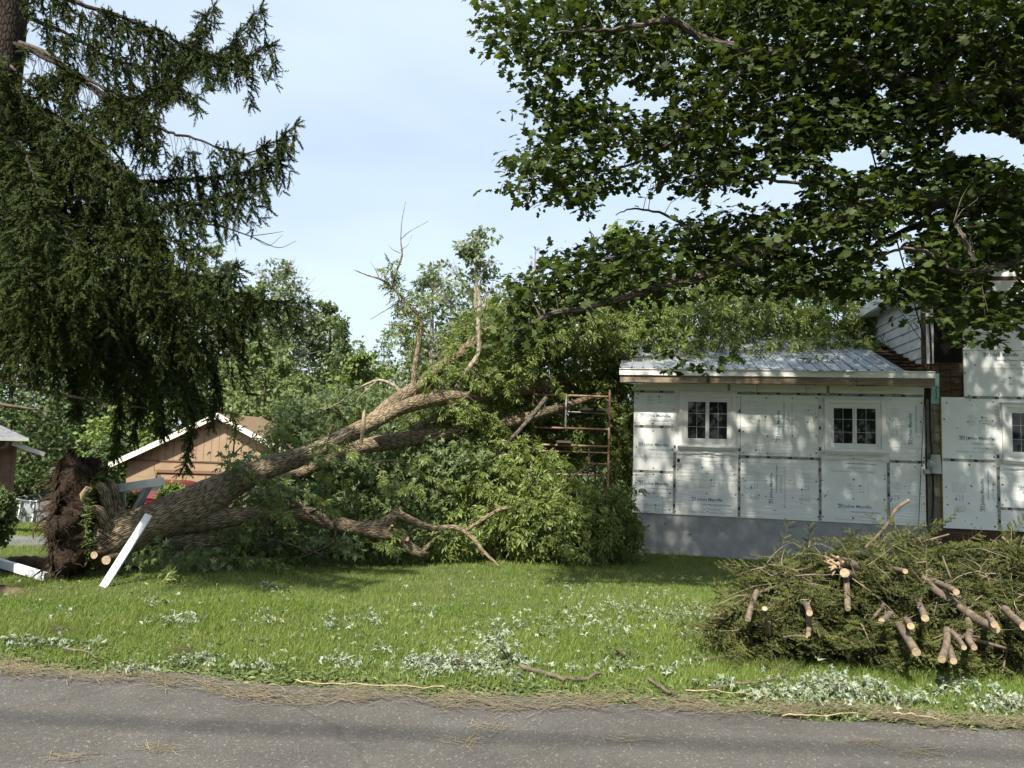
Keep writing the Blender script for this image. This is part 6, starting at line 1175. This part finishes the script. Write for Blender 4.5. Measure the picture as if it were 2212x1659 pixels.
for q in range(60):
    p = P[rng.integers(len(P))] + np.array([0, -.03, .0]); d = unit(rng.normal(0, 1, 3) * np.array([.8, .6, .7]) + np.array([.25, -.3, -.3])); L = rng.uniform(.25, .7); r = rng.uniform(.007, .016)
    g.tube(np.array([p - d * L * .5, p + rng.normal(0, .015, 3), p + d * L * .5]), [r, r * .9, r * .7], 6, rough=.15)
tag(g.build('tangled_sticks', m_log, bp_), kind='stuff')

# ================================================================== grass, litter
def grass(n, y0, y1, h, w, curved, seed, xr=None):
    r = np.random.default_rng(seed); k = int(n * 1.6); y = y0 * (y1 / y0) ** r.random(k); x = (r.random(k) * 2 - 1) * (0.77 * y + 0.3) if xr is None else r.uniform(xr[0], xr[1], k)
    patch = 0.5 + 0.5 * np.sin(x * 2.3 + np.sin(y * 1.7) * 2) * np.sin(y * 2.9 + x * 0.8)
    edge = road_edge(x) + 0.03 + 0.05 * np.sin(x * 2.1) + 0.04 * np.sin(x * 5.3 + 1)
    ok = (y > edge + 0.10 * r.random(k) ** 2 * 3) & (r.random(k) < 0.72 + 0.28 * patch)
    x, y = x[ok][:n], y[ok][:n]; m = len(x); z = zg(x, y) - 0.004; hh = h * (0.55 + 0.75 * r.random(m)) * (0.8 + 0.4 * patch[ok][:n]); a = r.random(m) * 6.283; lean = r.normal(0, 0.32, (m, 2)) + np.array([0.10, -0.05]); ww = w * (0.7 + 0.6 * r.random(m)) * (0.6 + 0.4 * y / y1)
    B = np.column_stack([x, y, z]); sx = np.column_stack([np.cos(a), np.sin(a), 0 * a]) * ww[:, None] / 2
    tip = B + np.column_stack([lean * hh[:, None] * 1.1, hh]); g = Geo()
    if curved:
        mid = B + np.column_stack([lean * hh[:, None] * 0.38, hh * 0.58]); V = np.stack([B - sx, B + sx, mid + sx * .75, mid - sx * .75, tip], 1).reshape(-1, 3); o = np.arange(m) * 5
        g.add(V, np.stack([o, o + 1, o + 2, o + 3], -1)); F = np.stack([o + 3, o + 2, o + 4], -1); g.Fs.append((F, 0, True))
    else: V = np.stack([B - sx, B + sx, tip], 1).reshape(-1, 3); o = np.arange(m) * 3; g.add(V, np.stack([o, o + 1, o + 2], -1))
    return g
m_grass = leaf_mat('grass_blade', (0.125, 0.180, 0.035), (0.205, 0.265, 0.066), (0.34, 0.35, 0.15), trans=0.32, rough=0.5, spec=0.3, patch=0.9, patch_c=(0.150, 0.215, 0.045))
tag(grass(88000, 4.5, 7.6, .052, .0055, True, 3).build('near_grass', m_grass), 'mown bright green lawn grass along the road', 'grass', kind='stuff')
tag(grass(60000, 4.5, 7.6, .045, .005, False, 8).build('fine_grass', m_grass), 'fine short grass between the longer blades near the road', 'grass', kind='stuff')
tag(grass(155000, 7.3, 14.5, .052, .0075, False, 4).build('lawn_grass', m_grass), 'mown green lawn grass in front of the house and fallen tree', 'grass', kind='stuff')
tag(grass(60000, 14, 36, .09, .03, False, 5, (-32, -5)).build('far_grass', m_grass), 'short sunlit grass around the pool and garage', 'grass', kind='stuff')
# clover and broad weeds
n = 5200; y = 4.8 * (9 / 4.8) ** rng.random(n); x = (rng.random(n) * 2 - 1) * .77 * y; ok = y > road_edge(x) + .06; x, y = x[ok], y[ok]; n = len(x)
g = Geo(); g.scatter(T_DIAM, np.column_stack([x, y, zg(x, y) + rng.uniform(.01, .05, n)]), rdir(n, .1) * np.array([1, 1, .4]), unit(rng.normal(0, .35, (n, 3)) + np.array([0, -.2, 1])), rng.uniform(.015, .035, n)); tag(g.build('clover', leaf_mat('clover_leaf', (0.04, 0.09, 0.016), (0.075, 0.14, 0.025), trans=.25)), 'low clover and broad weeds among the lawn grass', 'clover', kind='stuff')
# torn silver-backed leaves over lawn and road edge
m_pale_leaf = leaf_mat('silver_leaf_litter', (0.20, 0.25, 0.16), (0.36, 0.40, 0.31), (0.12, 0.18, 0.06), trans=0.2, rough=0.6)
m_litter = leaf_mat('green_leaf_litter', (0.07, 0.11, 0.03), (0.13, 0.17, 0.06), (0.30, 0.29, 0.14), trans=0.2, rough=0.6)
hot = [(370, 1350, 60, 16, 40), (340, 1310, 40, 8, 20), (390, 1345, 50, 10, 30), (565, 1345, 60, 16, 40), (720, 1352, 40, 14, 18), (790, 1338, 60, 16, 30), (900, 1330, 60, 20, 24), (1240, 1275, 60, 20, 30), (1130, 1360, 120, 34, 60), (1300, 1362, 120, 28, 80), (1350, 1318, 90, 14, 70), (1450, 1335, 80, 18, 90), (1545, 1375, 70, 16, 80), (1590, 1390, 60, 14, 50), (1230, 1330, 100, 30, 50), (1010, 1285, 60, 16, 16), (590, 1275, 60, 10, 14), (1520, 1330, 60, 20, 60), (1000, 1380, 80, 26, 30), (1420, 1290, 60, 12, 20), (130, 1325, 60, 14, 14), (560, 1395, 30, 8, 8), (1650, 1405, 60, 10, 24)]
edge = [(60, 1395, 70, 12, 60), (150, 1400, 60, 10, 50), (270, 1460, 60, 10, 50), (420, 1437, 80, 12, 70), (560, 1452, 60, 8, 40), (740, 1440, 60, 8, 30), (820, 1412, 40, 8, 20), (930, 1440, 60, 14, 90), (980, 1455, 80, 14, 100), (1070, 1450, 50, 14, 80), (1120, 1475, 60, 8, 40), (1330, 1450, 50, 10, 30), (1260, 1455, 50, 10, 24), (1480, 1440, 50, 12, 18), (1680, 1510, 90, 16, 120), (1790, 1505, 100, 20, 180), (1850, 1495, 60, 16, 90), (1940, 1525, 60, 10, 50), (2050, 1500, 60, 14, 40), (2170, 1530, 70, 14, 90), (1440, 1460, 60, 8, 20), (1560, 1490, 60, 10, 40), (2100, 1490, 40, 14, 20)]
PP = []
for (u0_, v0_, su, sv, n) in hot + [(a, b, c, d, int(e * 1.0)) for a, b, c, d, e in edge]:
    n = int(n * 1.3); PP.append(Gv(u0_ + rng.normal(0, su * .5, n), v0_ + rng.normal(0, sv * .5, n)) + np.column_stack([np.zeros((n, 2)), .02 + .05 * rng.random(n)]))
PP.append(Gv(rng.uniform(0, 2212, 520), rng.uniform(1235, 1430, 520)) + np.array([0, 0, .035]))
PP = np.vstack(PP); n = len(PP); pale = rng.random(n) < .62; yd = rdir(n) * np.array([1, 1, .35]); nm = unit(rng.normal(0, .7, (n, 3)) + np.array([0, -.35, 1])); sz = rng.uniform(.030, .072, n)
g = Geo(); wt = rng.integers(0, 5, n)
for k in range(5): q_ = pale & (wt == k); g.scatter(T_TORN[k], PP[q_], yd[q_], nm[q_], sz[q_] * 1.1)
tag(g.build('pale_leaf_litter', m_pale_leaf), 'torn maple leaves with silvery undersides strewn over lawn and road edge', 'leaves', kind='stuff')
g = Geo(); g.scatter(T_TORN[1], PP[~pale], yd[~pale], nm[~pale], sz[~pale] * 1.1)
n = 5200; u_ = rng.uniform(0, 2212, n); base_v = np.interp(u_, [0, 600, 1106, 1600, 2212], [1420, 1468, 1492, 1522, 1562]); Pg = Gv(u_, base_v + rng.normal(-8, 15, n)) + np.array([0, 0, .012]); g.scatter(T_LANCE, Pg, rdir(n) * np.array([1, 1, .15]), unit(rng.normal(0, .25, (n, 3)) + np.array([0, 0, 1])), rng.uniform(.03, .08, n)); tag(g.build('green_leaf_litter', m_litter), 'green torn leaves scattered along the road edge', 'leaves', kind='stuff')
# straw-coloured needles and bark shreds swept to the road edge
g = Geo(); n = 15000; u_ = rng.uniform(-20, 2232, n); lo_ = np.interp(u_, [0, 250, 600, 1106, 1600, 2212], [1455, 1480, 1522, 1538, 1545, 1580]); hi_ = np.interp(u_, [0, 250, 600, 1106, 1600, 2212], [1436, 1462, 1492, 1508, 1522, 1555]); vv_ = lo_ + (hi_ - lo_) * rng.beta(1.3, 1.6, n) + rng.normal(0, 7, n); vv_ += 7 * np.sin(u_ * .013) + 4 * np.sin(u_ * .041); cl_ = 0.5 + 0.5 * np.sin(u_ * .017 + 1) * np.sin(u_ * .043); ok = rng.random(n) < .22 + .78 * cl_ ** 1.5; u_, vv_ = u_[ok], vv_[ok]; n = len(u_)
Pg = Gv(u_, vv_) + np.array([0, 0, .008]); Pg[:, 2] = np.maximum(Pg[:, 2], .009) + rng.random(n) * .014; T_ST = (np.array([(-.018, 0, 0), (.018, 0, 0), (.014, 1, .05), (-.014, 1, .05)]), np.array([(0, 1, 2, 3)])); dd = np.column_stack([np.ones(n), rng.normal(-.08, .8, n), rng.normal(0, .08, n)]) * np.where(rng.random(n) < .5, 1, -1)[:, None]
g.scatter(T_ST, Pg, dd, np.tile([0, 0, 1.0], (n, 1)), rng.uniform(.02, .11, n)); n = 500; Pg = Gv(rng.uniform(0, 2212, n), rng.uniform(1500, 1655, n)); Pg[:, 2] = .008; g.scatter(T_ST, Pg, np.column_stack([rng.normal(0, 1, n), rng.normal(0, .5, n), 0 * Pg[:, 0]]), np.tile([0, 0, 1.0], (n, 1)), rng.uniform(.02, .07, n))
for (u0_, v0_) in ((160, 1648), (340, 1628), (1000, 1612), (1360, 1610), (1870, 1615), (1060, 1580), (1990, 1635)):
    n = 70; Pg = Gv(u0_ + rng.normal(0, 26, n), v0_ + rng.normal(0, 4, n)); Pg[:, 2] = .008 + .006 * rng.random(n); g.scatter(T_ST, Pg, rdir(n) * np.array([1, .5, .02]), np.tile([0, 0, 1.0], (n, 1)), rng.uniform(.03, .09, n))
tag(g.build('straw_litter', leaf_mat('straw', (0.085, 0.070, 0.045), (0.27, 0.225, 0.145), (0.12, 0.14, 0.065), trans=0, rough=.85)), 'straw-coloured needles and bark shreds swept along the road edge', 'litter', kind='stuff')
# single sticks and leafy sprays one can pick out
def stick(label, px, r0, r1, mat=None, name='fallen_stick', lift=.02):
    P = np.array([G(a, b) for a, b in px]); P[:, 2] = np.maximum(P[:, 2], .004) + lift; S = spline(P, 5); g = Geo(); S[1:-1] += rng.normal(0, .006, S[1:-1].shape); g.tube(S, np.linspace(r0, r1, len(S)) * (.8 if mat is None else .6), 7, rough=.25); tag(g.build(name, mat or m_twig, loc=tuple(S[0])), label, 'stick')
stick('thick lichen-grey stick on the road edge left of the middle tuft', [(1124, 1455), (1180, 1472), (1240, 1482), (1298, 1470)], .020, .016)
stick('dark bent stick across the road edge below the leafy sprays', [(1400, 1480), (1430, 1500), (1462, 1515)], .016, .012)
stick('long brown stick lying along the straw by the road', [(1530, 1500), (1620, 1490), (1700, 1475)], .012, .008)
stick('pale peeled stick along the straw left of the frame middle', [(640, 1483), (720, 1492), (850, 1497), (960, 1498)], .008, .005, m_cut)
stick('short orange-brown stick lying on the asphalt at the left', [(15, 1444), (45, 1443), (72, 1441)], .014, .013, m_log)
stick('dark forked stick on the road edge at the left', [(135, 1418), (180, 1425), (215, 1436)], .012, .006)
stick('long pale peeled strip lying at the road edge on the right', [(1690, 1562), (1760, 1560), (1850, 1555)], .007, .005, m_cut)
stick('thin pale stick on the asphalt at the far right', [(1930, 1556), (1980, 1560), (2030, 1570)], .007, .004, m_cut)
stick('curved pale stick beside the leaf heap on the right', [(1480, 1505), (1560, 1510), (1660, 1520)], .007, .005, m_cut)
def spray(label, u0_, v0_, n, su, h, mat, T=T_SILVER, size=(.04, .08), seed=0, name='leafy_spray'):
    c = G(u0_, v0_); t = thing(name, label, 'spray', tuple(c)); k = rng.normal(0, 1, (n, 3)) * np.array([su, su * .5, 0]); k[:, 2] = np.abs(rng.normal(0, h * .5, n)) * np.exp(-(k[:, 0] / su) ** 2 * .5); P = c + k + np.array([0, 0, .02]); g = Geo(); wt = rng.integers(0, 5, n); yd_ = unit(rng.normal(0, .5, (n, 3)) + np.array([.3, -.5, -.9])); nm_ = unit(rng.normal(0, .9, (n, 3)) + np.array([0, -.7, .5])); sz_ = rng.uniform(*size, n)
    for w_ in range(5): q_ = wt == w_; g.scatter(T_TORN[w_] if T is T_SILVER else T, P[q_], yd_[q_], nm_[q_], sz_[q_])
    g.build('leaves', mat, t)
    g = Geo()
    for q in range(5): g.tube(spline(np.array([c + (su * .9, 0, 0.01), c + (0, 0, h * .5) + rng.normal(0, .02, 3), c + k[q] + (0, 0, .03)]), 4), np.linspace(.006, .002, 9), 5, cap=False)
    g.build('stem', m_twig, t)
spray('tall clump of silvery leaves standing at the lawn edge', 1075, 1440, 150, .13, .36, m_pale_leaf)
spray('wide heap of silvery leaves left of the tall clump', 975, 1452, 170, .22, .16, m_pale_leaf)
spray('largest heap of silvery leaves at the road edge before the brush pile', 1815, 1512, 230, .30, .16, m_pale_leaf)
spray('heap of silvery leaves at the road edge by the frame corner', 2165, 1535, 120, .22, .12, m_pale_leaf)
spray('dark leafy twig lying on the lawn edge right of the tall clump', 1330, 1425, 40, .12, .16, m_litter)
T_PINE = (np.array([(-.006, 0, 0), (.006, 0, 0), (0, 1, -.05)]), np.array([(0, 1, 2)]))
for lab, u0_, v0_ in (('dark pine tuft on the lawn edge left of the frame middle', 390, 1418), ('dark pine tuft lying on the lawn far left', 118, 1372), ('pine tuft on the lawn edge under the brush pile', 1575, 1435), ('pine tuft beside the leaf heap below the brush pile', 1690, 1455)):
    spray(lab, u0_, v0_, 420, .11, .10, m_brush, T_PINE, (.08, .16), name='pine_tuft')
for k, (u0_, lab) in enumerate(((1500, 'leafy twig lying on the metal roof near its middle'), (1640, 'small leafy twig on the metal roof toward the clapboard wall'), (1420, 'leafy twig on the metal roof near its outer end'), (1580, 'twig clump at the metal roof edge'), (1760, 'last small twig on the metal roof before the bare strapping'))):
    dd = (.55, .7, .5, .05, .3)[k]; s_ = wall(u0_ * 1.8517, 1440, dd)[0]; c = HL(s_, dd, roofz(dd)); t = thing('roof_twig', lab, 'twig', tuple(c)); n = 46; P = c + (rng.normal(0, .16, n)[:, None] * e1 + rng.normal(0, .06, n)[:, None] * (e2 + np.array([0, 0, SL]))) + np.column_stack([np.zeros((n, 2)), .02 + .05 * rng.random(n)]); g = Geo(); g.scatter(T_LANCE, P, rdir(n, -.1), unit(rng.normal(0, .5, (n, 3)) + np.array([0, -.3, 1])), rng.uniform(.07, .14, n)); g.build('leaves', m_leafF, t); g = Geo(); g.tube(np.array([c + e1 * -.25 + (0, 0, .03), c + (0, 0, .04), c + e1 * .28 + (0, 0, .02)]), [.006, .005, .002], 5); g.build('stem', m_twig, t)
n = 160; s_ = rng.uniform(se0 + .2, seR - .1, n); dd = rng.uniform(-.4, 2.6, n); P = O + s_[:, None] * e1 + dd[:, None] * e2 + np.column_stack([np.zeros((n, 2)), roofz(dd) + .012]); g = Geo(); g.scatter(T_LANCE, P, rdir(n) * np.array([1, 1, .2]), unit(rng.normal(0, .3, (n, 3)) + np.array([0, -.3, 1])), rng.uniform(.06, .13, n)); tag(g.build('roof_leaf_litter', m_leafF), 'scattered torn leaves lying on the metal roof', 'leaves', kind='stuff')
# overhead line along the road (its shadow crosses the asphalt)
sh = np.array([SUN_AZ[0], SUN_AZ[1]]) / math.tan(SUN_EL) * 7.0; pa = G(-300, 1540)[:2] + sh; pb = G(2500, 1655)[:2] + sh
cable('overhead_line', 'overhead utility line above the road casting a soft line of shadow', [(pa[0] - 14, pa[1] + .9, 7.3), (pa[0], pa[1], 7.0), (pb[0], pb[1], 7.0), (pb[0] + 14, pb[1] - .9, 7.3)], .028)
